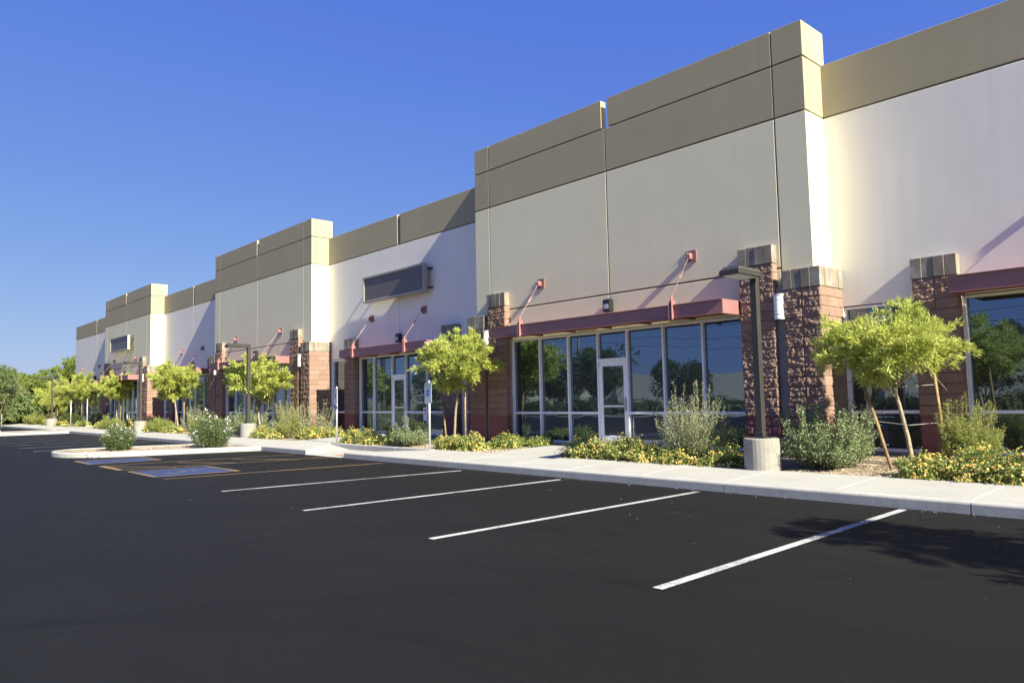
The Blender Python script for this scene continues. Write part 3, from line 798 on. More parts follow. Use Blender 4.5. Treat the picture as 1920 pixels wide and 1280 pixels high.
# ---------------------------------------------------------------- accessible parking signs
def ada_sign(x, y, zg, label, plate2, top=2.03, rz=0.0, s=1.0):
    o = empty('parking_sign', (x, y, zg), label, 'parking sign', 'accessible parking signs on galvanised posts', rz)
    H = top-zg
    p = MB(); p.tube([(0, 0, -0.2), (0, 0, H+0.01)], 0.030, 12); p.build('sign_post', 'galv', o, smooth=True)
    c = MB(); c.tube([(0, 0, H+0.01), (0, 0, H+0.035), (0, 0, H+0.05)], [0.036, 0.03, 0.012], 12); c.build('post_cap', 'galv', o, smooth=True)
    w_, h = 0.305*s, 0.50*s; z1 = H-0.02; z0 = z1-h
    def rr(w, za, zb, r_=0.025, y_=-0.034, th=0.004):
        pts = []
        for cx, cz, a0 in ((w/2-r_, zb-r_, 0), (-w/2+r_, zb-r_, 90), (-w/2+r_, za+r_, 180), (w/2-r_, za+r_, 270)):
            pts += [(cx+r_*math.cos(R(a0+k*22.5)), cz+r_*math.sin(R(a0+k*22.5))) for k in range(5)]
        m = MB(); n = len(pts); m.v += [(q[0], y_-th, q[1]) for q in pts]+[(q[0], y_, q[1]) for q in pts]
        m.f += [tuple(range(n)), tuple(range(2*n-1, n-1, -1))]+[(i, n+i, n+(i+1) % n, (i+1) % n) for i in range(n)]
        return m
    pl = rr(w_, z0, z1).build('sign_plate', 'white', o)
    rr(w_*0.46, z0+h*0.36, z0+h*0.66, 0.008, -0.0385, 0.002).build('symbol_panel', 'blue', pl)
    sy = MB(); ww = h*0.26; symbol(sy, lambda q: (-ww*0.5+q.x*ww, -0.0415, z0+h*0.38+q.y*ww), 0.09); sy.build('wheelchair_symbol', 'white', pl)
    for t_, sz, zz in (('RESERVED', 0.062*s, h*0.885), ('PARKING', 0.062*s, h*0.76), ('ONLY', 0.04*s, h*0.23), ('PERMIT REQUIRED', 0.022*s, h*0.12)):
        me = text_mesh(t_, sz); me.transform(Matrix.Rotation(R(90), 4, 'X')); me.transform(Matrix.Translation((0, -0.0395, z0+zz)))
        me.materials.clear(); me.materials.append(M['green']); q = bpy.data.objects.new('sign_text', me); COL.objects.link(q); q.parent = pl
    bd = MB(); 
    for a, b_, c_, d_ in ((-w_/2+0.008, w_/2-0.008, z0+0.008, z0+0.012), (-w_/2+0.008, w_/2-0.008, z1-0.012, z1-0.008)): bd.box(a, b_, -0.0392, -0.038, c_, d_)
    bd.build('sign_border', 'green', pl)
    if plate2:
        p2 = rr(0.30, z0-0.17, z0-0.012, 0.02, -0.034).build('lower_plate', 'blue', o)
        for t_, zz in (('VAN', -0.065), ('ACCESSIBLE', -0.12)):
            me = text_mesh(t_, 0.045); me.transform(Matrix.Rotation(R(90), 4, 'X')); me.transform(Matrix.Translation((0, -0.0395, z0+zz)))
            me.materials.clear(); me.materials.append(M['white']); q = bpy.data.objects.new('sign_text', me); COL.objects.link(q); q.parent = p2
    return o
ada_sign(-16.45, 11.93, 0.2, 'white and blue accessible parking sign in front of the young green tree', False, rz=-0.05, s=1.12)
ada_sign(-21.98, 12.2, 0.2, 'accessible parking sign with an extra blue plate below, left of the first sign', True, top=2.0, rz=-0.2, s=1.05)
ada_sign(-59.55, 12.26, 0.2, 'far parking sign post standing in a gap in the walk, leftmost of the far pair', False, top=1.97, rz=-0.1)
ada_sign(-55.6, 12.4, 0.2, 'far parking sign post just left of the round olive bush', False, top=2.05, rz=-0.1)
ada_sign(-71.0, 9.8, 0.0, 'farthest sign post at the left edge, behind the leaning palo verde', False, top=2.1, rz=-0.1)

# ---------------------------------------------------------------- plants
def mesh_np(name, V, F, mat, parent=None, **tags):
    me = bpy.data.meshes.new(name); nv = len(V); nf, k = F.shape
    me.vertices.add(nv); me.vertices.foreach_set('co', V.astype(np.float32).ravel())
    me.loops.add(nf*k); me.loops.foreach_set('vertex_index', F.astype(np.int32).ravel())
    me.polygons.add(nf); me.polygons.foreach_set('loop_start', np.arange(0, nf*k, k, dtype=np.int32))
    me.polygons.foreach_set('loop_total', np.full(nf, k, dtype=np.int32)); me.update(calc_edges=True)
    me.materials.append(mat); o = bpy.data.objects.new(name, me); COL.objects.link(o)
    if parent is not None: o.parent = parent
    for a, b in tags.items(): o[a] = b
    return o
def unit(a): return a/np.maximum(1e-9, np.linalg.norm(a, axis=-1, keepdims=True))
def leaf_verts(P, D, ln, wd, rng, droop=0.15):
    n = len(P); ln = np.broadcast_to(ln, (n,)) * rng.uniform(0.7, 1.25, n); wd = np.broadcast_to(wd, (n,)) * rng.uniform(0.8, 1.2, n)
    D = unit(D); A = rng.normal(size=(n, 3)); S_ = unit(np.cross(D, A)); Nn = np.cross(S_, D)
    mid = P+D*ln[:, None]*0.45; tip = P+D*ln[:, None]; tip[:, 2] -= ln*droop; mid += Nn*(wd*0.15)[:, None]
    V = np.stack([P, mid-S_*wd[:, None]/2, tip, mid+S_*wd[:, None]/2], 1).reshape(-1, 3)
    F = np.arange(4*n).reshape(n, 4); return V, F
def flower_verts(P, N_, r, rng, petals=6):
    n = len(P); N_ = unit(N_); A = rng.normal(size=(n, 3)); S_ = unit(np.cross(N_, A)); T_ = np.cross(N_, S_)
    r = np.broadcast_to(r, (n,))*rng.uniform(0.7, 1.2, n)
    ring = [P+(S_*math.cos(2*math.pi*k/petals)+T_*math.sin(2*math.pi*k/petals))*r[:, None]-N_*r[:, None]*0.35 for k in range(petals)]
    V = np.stack([P+N_*r[:, None]*0.35]+ring, 1).reshape(-1, 3)
    F = np.concatenate([np.stack([np.arange(n)*(petals+1), np.arange(n)*(petals+1)+1+k, np.arange(n)*(petals+1)+1+(k+1) % petals], 1) for k in range(petals)])
    return V, F
def lobed(rng, rad, nl, n, shell=0.75, lobe=(0.34, 0.55)):
    """points through a lobed crown; returns points and outward dirs"""
    L_ = unit(rng.normal(size=(nl, 3)))*rng.uniform(0.45, 0.78, (nl, 1)); L_[:, 2] *= 0.9
    lr = rng.uniform(lobe[0], lobe[1], nl)
    idx = rng.integers(0, nl, n); d = unit(rng.normal(size=(n, 3))); r_ = lr[idx]*rng.uniform(shell, 1.0, n)
    P = L_[idx]+d*r_[:, None]
    return P*np.array(rad), unit(d*0.6+unit(P)*0.6)
def tufts(P, D, per, ln, wd, rng, spread=0.9, up=0.25, droop=0.12):
    n = len(P); PP = np.repeat(P, per, 0)+rng.normal(size=(n*per, 3))*ln*0.22
    DD = np.repeat(D, per, 0)+rng.normal(size=(n*per, 3))*spread; DD[:, 2] += up
    return leaf_verts(PP, DD, ln, wd, rng, droop)
def limb(mb, a, b, r0, r1, rng, bend=0.12, n=5, sides=7):
    a = np.array(a, float); b = np.array(b, float); L_ = np.linalg.norm(b-a); off = rng.normal(size=3)*bend*L_*0.5
    pts = []; rr_ = []
    for i in range(n+1):
        t = i/n; p = a+(b-a)*t+off*math.sin(math.pi*t)+rng.normal(size=3)*bend*0.05*L_*(0 < i < n)
        pts.append(tuple(p)); rr_.append(r0+(r1-r0)*t)
    mb.tube(pts, rr_, sides); return pts

def young_tree(base, crown, rad, label, seed, detail=1.0, leafl=0.11, fork=0.45, group='young trees along the facade', flowers=20, mat='yellowbell', name='young_tree', sparse=1.0, leafw=0.016):
    rng = np.random.default_rng(seed); bx, by, bz = base
    o = empty(name, base, label, 'tree', group); C = np.array(crown)-np.array(base)
    tr = MB(); ft = np.array([C[0]*0.8, C[1]*0.5, C[2]-rad[2]*0.80])
    limb(tr, (0, 0, -0.1), ft, 0.042, 0.03, rng, 0.07)
    for k in range(5):
        a = 2*math.pi*k/5+rng.uniform(-.4, .4); e = C+np.array([math.cos(a)*rad[0]*0.6, math.sin(a)*rad[1]*0.6, rng.uniform(-0.3, 0.25)*rad[2]])
        pts = limb(tr, ft*(1-0.12*(k % 2)), e, 0.026, 0.009, rng, 0.12)
        for q in range(5):
            m_ = np.array(pts[2+q % 3]); e2 = m_+rng.normal(size=3)*np.array(rad)*0.38; limb(tr, m_, e2, 0.010, 0.004, rng, 0.1, 3, 5)
    tr.build('trunk', 'bark', o, smooth=True)
    nt_ = int((640 if seed < 3 else 540)*detail*sparse)
    nl = 64; LC = unit(rng.normal(size=(nl, 3)))*rng.uniform(0.25, 0.84, (nl, 1)); LC[:, 2] *= 0.88; lr = rng.uniform(0.15, 0.30, nl)
    ix = rng.integers(0, nl, nt_); dd_ = unit(rng.normal(size=(nt_, 3))); P = LC[ix]+dd_*(lr[ix]*rng.uniform(0.3, 1.0, nt_)**0.7)[:, None]
    D = unit(dd_*0.7+unit(LC[ix])*0.5+np.array([0, 0, 0.2])); P = P*np.array(rad)
    for _ in range(34):      # shoots that break the outline
        q = unit(rng.normal(size=3)); q[2] = abs(q[2])*0.9-0.25; q = unit(q); m_ = 7
        t = np.linspace(0.72, rng.uniform(0.95, 1.15), m_)[:, None]; P = np.concatenate([P, q*np.array(rad)*t+rng.normal(size=(m_, 3))*0.02]); D = np.concatenate([D, np.repeat(q[None], m_, 0)])
    keep = P[:, 2] > -rad[2]*0.98; P = P[keep]; D = D[keep]
    D = unit(D+np.array([0, 0, 0.35])); V, F = tufts(P+C, D, int(22), leafl*1.15, leafw, rng, 0.62, 0.1)
    mesh_np('crown', V, F, L[mat], o)
    if flowers:
        q = rng.choice(len(P), min(flowers, len(P)), replace=False); V, F = flower_verts((P+C+D*0.05)[q], D[q]+np.array([0, -0.5, -0.3]), 0.03, rng, 5)
        mesh_np('flower', V, F, M['yflower'], o, kind='stuff') if False else mesh_np('blossoms', V, F, M['yflower'], o)
    return o
TL = [((-4.72, 13.3, 0.25), (-5.03, 13.3, 2.27), (1.18, 0.95, 0.74), 'nearest young tree with a wide pale green crown, right of the nearest street lamp', 1, 1.5, 0.115),
      ((-17.35, 13.45, 0.27), (-16.95, 13.3, 2.6), (1.32, 1.05, 0.80), 'second young tree, its crown over the left end of the large red canopy', 2, 1.2, 0.12),
      ((-29.7, 13.1, 0.26), (-30.25, 13.1, 2.42), (1.75, 1.2, 0.92), 'young green tree behind the second street lamp', 3, 1.0, 0.14),
      ((-41.1, 13.5, 0.26), (-42.0, 13.5, 2.78), (1.75, 1.2, 0.92), 'round crowned young tree between the second tower and the farthest tower', 4, 1.0, 0.16),
      ((-54.4, 14.0, 0.3), (-54.7, 14.0, 2.72), (1.9, 1.3, 0.88), 'small round young tree right in front of the farthest tower entrance', 5, 0.9, 0.18),
      ((-64.6, 14.0, 0.3), (-65.4, 14.0, 2.78), (3.0, 1.5, 1.25), 'wide far young tree at the left end of the building', 6, 1.0, 0.2),
      ((-72.0, 14.0, 0.3), (-72.2, 13.6, 2.3), (2.2, 1.4, 1.1), 'farthest low young tree beside the farthest street lamp', 7, 0.8, 0.2)]
for b, c, rd, lb, sd_, dt, ll in TL:
    rd = (rd[0]*0.96, rd[1]*1.0, rd[2]*1.14)
    young_tree(b, c, rd, lb, sd_, dt, ll, flowers=26 if sd_ < 5 else 14, leafw=0.018 if sd_ == 1 else 0.024 if sd_ == 2 else 0.038)
def stake(a, b, label, r=0.028):
    a = Vector(a); b = Vector(b); o = empty('tree_stake', a, label, 'stake', 'wooden stakes holding the young trees')
    MB().tube([(0, 0, -0.15), tuple((b-a)*0.5), tuple(b-a)], [r*1.05, r, r*0.95], 9).build('stake_pole', 'wood', o, smooth=True)
    return o
stake((-4.95, 13.05, 0.25), (-5.55, 13.35, 1.85), 'leaning wooden stake left of the nearest young tree trunk')
stake((-4.42, 13.95, 0.28), (-4.55, 13.95, 2.0), 'upright wooden stake right of the nearest young tree trunk')
stake((-17.75, 13.5, 0.27), (-18.0, 13.5, 1.8), 'wooden stake left of the second young tree trunk')
stake((-17.0, 13.6, 0.27), (-16.85, 13.5, 1.85), 'orange brown wooden stake right of the second young tree trunk')
stake((-30.4, 13.1, 0.26), (-30.45, 13.1, 1.6), 'wooden stake behind the second street lamp')
stake((-41.9, 13.6, 0.26), (-41.95, 13.6, 1.8), 'wooden stake left of the young tree between the towers')
stake((-40.6, 13.6, 0.26), (-40.65, 13.6, 1.7), 'wooden stake right of the young tree between the towers')
stake((-55.2, 14.0, 0.3), (-55.2, 14.0, 2.1), 'wooden stake left of the young tree before the farthest tower')
stake((-53.9, 14.0, 0.3), (-53.9, 14.0, 2.1), 'wooden stake right of the young tree before the farthest tower')
stake((-65.4, 13.9, 0.3), (-65.4, 13.9, 1.9), 'left wooden stake under the wide far young tree')
stake((-64.0, 13.9, 0.3), (-64.0, 13.9, 1.9), 'right wooden stake under the wide far young tree')
tw = MB(); tw.tube([(-5.48, 13.33, 1.62), (-4.85, 13.2, 1.60), (-4.53, 13.95, 1.63)], 0.004, 5); tw.tube([(-5.2, 13.2, 1.02), (-4.74, 13.27, 0.96), (-4.5, 13.95, 0.98)], 0.004, 5)
tw.build('tie_wire', 'galv', label='thin tie wire between the two stakes and trunk of the nearest young tree', category='wire')

def airy_shrub(base, w_, h, label, seed, mat, stems=60, leafl=0.035, name='desert_shrub', dens=1.0, group=None, upright=0.5, lw=0.4, wisps=0.25, flowers=None, depth=None):
    rng = np.random.default_rng(seed); o = empty(name, base, label, 'shrub', group)
    sm = MB(); PP = []; DD = []; FP = []
    for s in range(stems):
        a = rng.uniform(0, 2*math.pi); rr_ = math.sqrt(rng.uniform(0.02, 1)); wisp = rng.uniform() < wisps
        H = h*(rng.uniform(0.85, 1.12) if wisp else rng.uniform(0.35, 0.78))*math.sqrt(max(0.08, 1-(rr_*0.8)**2))
        rr_ *= 1.12 if wisp else 0.9
        e = np.array([math.cos(a)*rr_*w_/2, math.sin(a)*rr_*w_/2*(depth or 1.0), H]); b0 = np.array([math.cos(a), math.sin(a), 0])*0.06*w_
        bow = np.array([math.cos(a), math.sin(a), 0])*w_*0.10*rr_
        n = 14 if wisp else 11; pts = []
        for i in range(n+1):
            t = i/n; pts.append(b0+(e-b0)*t+bow*math.sin(math.pi*t)+rng.normal(size=3)*0.010)
        sm.tube([tuple(p) for p in pts[::2]], [0.007*(1-0.8*i/len(pts[::2])) for i in range(len(pts[::2]))], 4, cap=False)
        pts = np.array(pts); k = int((64 if wisp else 105)*dens)
        t = rng.uniform(0.12, 1.0, k)**0.8; ix = t*(n-0.001); i0 = ix.astype(int); fr = (ix-i0)[:, None]
        p = pts[i0]*(1-fr)+pts[np.minimum(i0+1, n)]*fr
        sp = (0.016 if wisp else 0.034*w_); p = p+rng.normal(size=p.shape)*sp*np.array([1, 1, 0.8])
        p[:, 2] = np.maximum(p[:, 2], 0.01)
        PP.append(p); DD.append(rng.normal(size=p.shape)*0.7+unit(e-b0)*upright)
        FP.append(pts[-1])
    sm.build('stems', 'stem', o)
    V, F = leaf_verts(np.concatenate(PP), np.concatenate(DD), leafl, leafl*lw, rng, 0.05); mesh_np('foliage', V, F, L[mat], o)
    return o
G2 = 'desert shrubs in the gravel bed'
airy_shrub((-6.0, 12.95, 0.24), 1.65, 1.28, 'wide dark grey green shrub right of the concrete pedestal of the nearest lamp', 51, 'darkgrey', 190, 0.042, dens=2.0, group=G2, wisps=0.22, lw=0.5)
airy_shrub((-8.75, 12.85, 0.24), 1.45, 1.50, 'tall wispy silver green shrub in front of the nearest storefront glass', 52, 'greygreen', 110, 0.036, dens=1.7, group=G2, wisps=0.45)
airy_shrub((-4.05, 13.9, 0.29), 0.98, 1.12, 'feathery yellow green shrub under the right side of the nearest young tree', 53, 'feather', 120, 0.045, dens=2.2, group=G2, lw=0.22, wisps=0.3)
airy_shrub((-18.4, 12.6, 0.22), 1.3, 0.80, 'mid green shrub among yellow lantana between the two nearest parking signs', 54, 'darkgrey', 75, 0.05, dens=1.3, group=G2, wisps=0.1)
airy_shrub((-30.0, 12.6, 0.22), 1.6, 1.35, 'grey green shrub behind the larger oleander, left of the second lamp pedestal', 55, 'darkgrey', 80, 0.055, dens=1.3, group=G2, wisps=0.3)
airy_shrub((-28.2, 13.5, 0.25), 1.5, 1.45, 'airy olive shrub right of the second street lamp, before the pier', 56, 'greygreen', 60, 0.05, dens=1.0, group=G2, wisps=0.4)
airy_shrub((-26.9, 12.9, 0.24), 1.2, 1.30, 'thin olive shrub in front of the corner of the second tower', 57, 'feather', 50, 0.05, dens=0.9, group=G2, wisps=0.4)
airy_shrub((-26.0, 13.6, 0.26), 1.3, 1.45, 'tall wispy olive shrub right of the second tower corner', 58, 'greygreen', 55, 0.05, dens=0.9, group=G2, wisps=0.55)
airy_shrub((-40.3, 12.3, 0.2), 1.45, 1.0, 'round yellow green shrub left of the larger oleander, right of the third lamp', 59, 'feather', 90, 0.06, dens=1.2, group=G2, wisps=0.05)
airy_shrub((-35.2, 12.6, 0.2), 1.3, 1.15, 'round green shrub half hidden behind the larger oleander', 60, 'feather', 70, 0.06, dens=1.2, group=G2, wisps=0.05)
airy_shrub((-49.4, 12.3, 0.2), 1.5, 1.0, 'round olive bush between the smaller oleander and the far sign posts', 61, 'feather', 90, 0.065, dens=1.2, group=G2, wisps=0.05)
airy_shrub((-44.3, 13.0, 0.2), 1.2, 1.1, 'dark shrub behind the third lamp pedestal', 62, 'darkgrey', 60, 0.06, dens=1.1, group=G2, wisps=0.1)
airy_shrub((-38.4, 13.3, 0.2), 1.2, 1.3, 'thin grey shrub beside the young tree between the towers', 63, 'greygreen', 45, 0.055, dens=1.0, group=G2, wisps=0.4)
airy_shrub((-62.8, 13.0, 0.2), 1.7, 1.4, 'dark green far shrub just right of the farthest lamp', 64, 'deep', 70, 0.08, dens=1.2, group=G2, wisps=0.1)
airy_shrub((-58.5, 13.6, 0.2), 1.6, 1.4, 'dark far shrub behind the far sign posts', 65, 'darkgrey', 70, 0.08, dens=1.0, group=G2, wisps=0.1)
airy_shrub((-73.0, 12.6, 0.2), 2.2, 1.3, 'olive far shrub left of the farthest lamp pedestal', 66, 'feather', 80, 0.09, dens=1.2, group=G2, wisps=0.05)
airy_shrub((-80.0, 13.2, 0.0), 3.0, 1.3, 'broad green far shrub at the foot of the big trees', 67, 'feather', 90, 0.1, dens=1.3, group=G2, wisps=0.05)
airy_shrub((-20.9, 13.9, 0.2), 1.0, 0.7, 'low green shrub against the storefront left of the second young tree', 68, 'darkgrey', 45, 0.05, dens=1.0, group=G2, wisps=0.1)

def oleander(base, w_, h, label, seed):
    rng = np.random.default_rng(seed); o = empty('oleander', base, label, 'shrub', 'oleanders on the parking island')
    sm = MB(); PP = []; DD = []; tips = []
    for s in range(150):
        a = rng.uniform(0, 2*math.pi); rr_ = math.sqrt(rng.uniform(0, 1)); H = h*rng.uniform(0.55, 1.0)*math.sqrt(max(0.15, 1-(rr_*0.85)**2))
        e = np.array([math.cos(a)*rr_*w_/2, math.sin(a)*rr_*w_/2, H]); b0 = e*np.array([0.55, 0.55, 0])
        if s % 3 == 0: sm.tube([tuple(b0), tuple((b0+e)/2+np.array([0, 0, 0.05])), tuple(e)], [0.008, 0.006, 0.003], 4, cap=False)
        k = 60; t = rng.uniform(0.1, 1, k)[:, None]; p = b0+(e-b0)*t+rng.normal(size=(k, 3))*0.03; PP.append(p)
        d = rng.normal(size=(k, 3))*0.8+unit(e-b0*0.8)*0.7; DD.append(d); tips.append(e+rng.normal(size=3)*0.02)
    sm.build('stems', 'stem', o)
    V, F = leaf_verts(np.concatenate(PP), np.concatenate(DD), 0.095, 0.018, rng, 0.05); mesh_np('foliage', V, F, L['oleander'], o)
    T_ = np.array(tips); q = rng.choice(len(T_), 27, replace=False); FP = np.repeat(T_[q], 4, 0)+rng.normal(size=(108, 3))*0.028
    V, F = flower_verts(FP+np.array([0, 0, 0.02]), rng.normal(size=FP.shape)*0.5+np.array([0.2, -0.5, 0.6]), 0.021, rng, 5); mesh_np('blossoms', V, F, M['wflower'], o)
    return o
oleander((-26.5, 6.85, 0.13), 1.05, 0.95, 'smaller white flowered oleander near the tip of the parking island', 71)
oleander((-25.1, 9.3, 0.13), 1.5, 1.28, 'larger white flowered oleander at the walk end of the parking island', 72)

def lantana(base, w_, d_, h, label, seed, fl=1.0, scale=1.0, hue='y'):
    rng = np.random.default_rng(seed); o = empty('lantana', base, label, 'flowering shrub', 'yellow lantana mounds in the gravel bed')
    n = int(3600*w_*d_/scale); u = unit(rng.normal(size=(n, 3))); u[:, 2] = np.abs(u[:, 2]); r_ = rng.uniform(0.35, 1.0, n)**0.6
    bump_ = np.array([0.72+0.42*noise.noise(Vector((q[0]*2.6+seed, q[1]*2.6, q[2]*2.6)))+0.25*noise.noise(Vector((q[0]*7+seed, q[1]*7, q[2]*7))) for q in u.tolist()])
    P = u*(r_*bump_*1.15)[:, None]*np.array([w_/2, d_/2, h]); P[:, 2] = np.maximum(P[:, 2], 0.01)
    V, F = leaf_verts(P, u*0.6+rng.normal(size=(n, 3))*0.6, 0.045*scale, 0.026*scale, rng, 0.1); mesh_np('foliage', V, F, L['lantana'], o)
    k = int(300*w_*d_*fl/scale); pr_ = np.array([max(0.02, 0.35+1.4*noise.noise(Vector((w3[0]*3.1+seed*2, w3[1]*3.1, w3[2]*3.1)))) for w3 in u.tolist()]); q = rng.choice(n, k, replace=True, p=pr_/pr_.sum())
    Pf = u[q]*(bump_[q]*1.17)[:, None]*np.array([w_/2, d_/2, h]); Pf[:, 2] = np.maximum(Pf[:, 2], 0.03)
    ky = int(k*0.72)
    V, F = flower_verts(Pf[:ky], u[q][:ky]+np.array([0, -0.2, 0.2]), 0.0185*scale, rng); mesh_np('blossoms', V, F, M['yflower'], o)
    V, F = flower_verts(Pf[ky:], u[q][ky:]+np.array([0, -0.2, 0.2]), 0.019*scale, rng); mesh_np('orange_blossoms', V, F, M['oflower'], o)
    return o
LN = [(-11.2, 12.45, 1.3, 0.9, .42, 'yellow lantana mound nearest the door approach, left end of the nearest bed', 1.0, 1),
      (-10.2, 12.6, 1.2, 1.1, .50, 'yellow lantana mound left of the wispy silver shrub', 1.0, 1),
      (-9.6, 12.4, 1.0, 0.8, .42, 'yellow lantana mound at the foot of the wispy silver shrub, left side', 1.0, 1),
      (-8.7, 12.35, 1.1, 0.7, .36, 'yellow lantana mound in front of the wispy silver shrub', 1.0, 1),
      (-7.8, 12.5, 1.1, 0.9, .40, 'yellow lantana mound left of the nearest lamp pedestal', 0.9, 1),
      (-4.25, 12.5, 0.9, 0.8, .34, 'yellow lantana mound under the nearest young tree, left end of the right bed', 1.3, 1),
      (-3.65, 12.75, 1.0, 1.1, .42, 'yellow lantana mound in front of the feathery shrub', 1.3, 1),
      (-3.0, 12.6, 1.0, 1.0, .42, 'yellow lantana mound in the right bed near the picture edge', 1.3, 1),
      (-2.3, 12.7, 1.0, 1.1, .44, 'rightmost yellow lantana mound, cut by the right picture edge', 1.3, 1),
      (-16.3, 12.5, 1.0, 0.8, .38, 'yellow lantana mound at the foot of the nearest parking sign', 0.8, 1.15),
      (-15.5, 12.6, 1.1, 0.9, .40, 'yellow lantana mound right of the nearest parking sign', 0.8, 1.15),
      (-14.9, 13.3, 0.9, 0.8, .34, 'sparse lantana mound before the left pier of the large canopy', 0.4, 1.15),
      (-21.6, 12.65, 1.1, 0.8, .42, 'yellow lantana mound right of the sign with two plates', 0.8, 1.2),
      (-20.4, 12.5, 1.2, 0.8, .42, 'yellow lantana mound left of the mid green shrub', 0.8, 1.2),
      (-19.5, 12.9, 1.1, 0.9, .45, 'orange tinted lantana mound just left of the mid green shrub', 0.7, 1.2),
      (-25.6, 13.1, 1.4, 0.9, .42, 'yellow lantana mound below the second tower corner', 0.9, 1.3),
      (-24.9, 13.7, 1.1, 0.8, .38, 'yellow lantana mound left of the sign with two plates', 0.7, 1.3),
      (-28.3, 12.5, 1.2, 0.8, .45, 'yellow lantana mound touching the second lamp pedestal', 0.9, 1.3),
      (-27.3, 12.5, 1.2, 0.8, .36, 'yellow lantana mound between the second lamp and the tower corner', 0.9, 1.3),
      (-14.3, 14.0, 0.9, 0.6, .28, 'low green lantana beside the storefront, left of the door', 0.15, 1.1),
      (-15.2, 13.9, 1.0, 0.7, .28, 'low green lantana against the left pier of the large canopy', 0.15, 1.1),
      (-38.6, 12.4, 1.7, 0.9, .36, 'yellow lantana patch right of the round shrub beside the third lamp', 0.7, 1.6),
      (-43.0, 12.4, 1.3, 0.8, .30, 'yellow lantana patch left of the round shrub beside the third lamp', 0.7, 1.6),
      (-46.5, 12.6, 1.5, 0.8, .6, 'yellow lantana patch behind the smaller oleander', 0.7, 1.7),
      (-52.3, 12.5, 1.8, 0.9, .35, 'yellow lantana patch between the far sign posts', 0.7, 2.0),
      (-57.6, 12.6, 2.0, 0.9, .38, 'yellow lantana patch right of the leftmost far sign post', 0.7, 2.0),
      (-62.5, 12.4, 2.0, 0.9, .38, 'yellow lantana patch right of the farthest lamp pedestal', 0.7, 2.2),
      (-67.5, 12.4, 1.6, 0.9, .42, 'yellow lantana patch left of the farthest lamp pedestal', 0.7, 2.2)]
for i, (x, y, w_, d_, h, lb, fl, sc) in enumerate(LN): lantana((x, y, gz(y)), w_*1.15, d_*1.2, h*1.1, lb, 100+i, fl, sc)

# loose pebbles on the nearer gravel
rng = np.random.default_rng(5); pv = []; pf = []
oc = np.array([(1, 0, 0), (0, 1, 0), (-1, 0, 0), (0, -1, 0), (0, 0, .7), (0, 0, -.7)]); of = [(0, 1, 4), (1, 2, 4), (2, 3, 4), (3, 0, 4)]
k = 0; VV = []; FF = []
def scatter(n, fx, fy, zf):
    global k
    for _ in range(n):
        x = rng.uniform(*fx); y = rng.uniform(*fy); s = rng.uniform(0.008, 0.022)
        q = oc*s*rng.uniform(0.7, 1.3, (1, 3)); a = rng.uniform(0, 3.1); c_, s_ = math.cos(a), math.sin(a)
        q = np.stack([q[:, 0]*c_-q[:, 1]*s_, q[:, 0]*s_+q[:, 1]*c_, q[:, 2]], 1)+np.array([x, y, zf(y)+0.004]); VV.append(q); FF.append(np.array(of)+6*k); k += 1
scatter(5200, (-6.6, -1.5), (12.08, 15.1), gz); scatter(1600, (-17.5, -14.1), (12.05, 13.6), gz); scatter(900, (-22, -17), (12.05, 13), gz)
scatter(2200, (-27.9, -25.2), (5.7, 10.2), lambda y: 0.132)
mesh_np('loose_pebbles', np.concatenate(VV), np.concatenate(FF), M['pebble'], None, kind='stuff', label='loose tan pebbles on the gravel', category='gravel')

VV = []; FF = []; k = 0
scatter(30, (-9, -0.8), (6.2, 10.3), lambda y: -0.004); scatter(60, (-20, -9), (4, 10.3), lambda y: -0.004); scatter(90, (-14, -2), (10.22, 10.4), lambda y: -0.002)
VV = [q*1.0 for q in VV]
for q in VV: c0 = q.mean(0); q[:] = c0+(q-c0)*0.36
mesh_np('loose_grit', np.concatenate(VV), np.concatenate(FF), M['pebble'], None, kind='stuff', label='pale grit specks scattered on the dark asphalt', category='gravel')

# ---------------------------------------------------------------- big trees
def big_tree(base, h, rad, label, seed, mat, leafl=0.16, nt_=1500, per=14, group=None, trunk_r=0.14, name='shade_tree', lift=0.55, weep=0.0, spread=0.9, lw=0.3, lean=(0, 0), lobes=22):
    rng = np.random.default_rng(seed); o = empty(name, base, label, 'tree', group)
    C = np.array([lean[0], lean[1], h-rad[2]]); tr = MB()
    f = np.array([lean[0]*0.4, lean[1]*0.4, max(0.5, (h-2*rad[2]))*lift+0.3])
    limb(tr, (0, 0, -0.1), f, trunk_r, trunk_r*0.75, rng, 0.15)
    for q in range(7):
        a = 2*math.pi*q/7+rng.uniform(-.3, .3); e = C+np.array([math.cos(a)*rad[0]*0.7, math.sin(a)*rad[1]*0.7, rng.uniform(-0.5, 0.5)*rad[2]])
        pts = limb(tr, f, e, trunk_r*0.45, 0.012, rng, 0.14)
        for _ in range(3):
            m_ = np.array(pts[rng.integers(2, 5)]); limb(tr, m_, m_+rng.normal(size=3)*np.array(rad)*0.3, 0.022, 0.006, rng, 0.1, 3, 5)
    tr.build('trunk', 'bark', o, smooth=True)
    P, D = lobed(rng, rad, lobes, nt_, 0.55, (0.28, 0.5)); P[:, 2] -= weep*(np.linalg.norm(P[:, :2]/np.array(rad[:2]), axis=1)**2)*rad[2]
    keep = (P+C)[:, 2] > 0.25; P = P[keep]; D = D[keep]; D[:, 2] -= weep*1.2
    V, F = tufts(P+C, D, per, leafl, leafl*lw, rng, spread, 0.15-weep, 0.12+weep*0.4); mesh_np('crown', V, F, L[mat], o); return o
GB = 'dense green trees beyond the end of the building'
big_tree((-81, 17, 0), 6.6, (4.6, 4.2, 3.2), 'broad yellow green tree right behind the far end of the building', 201, 'mesquite', 0.26, 4200, 16, GB)
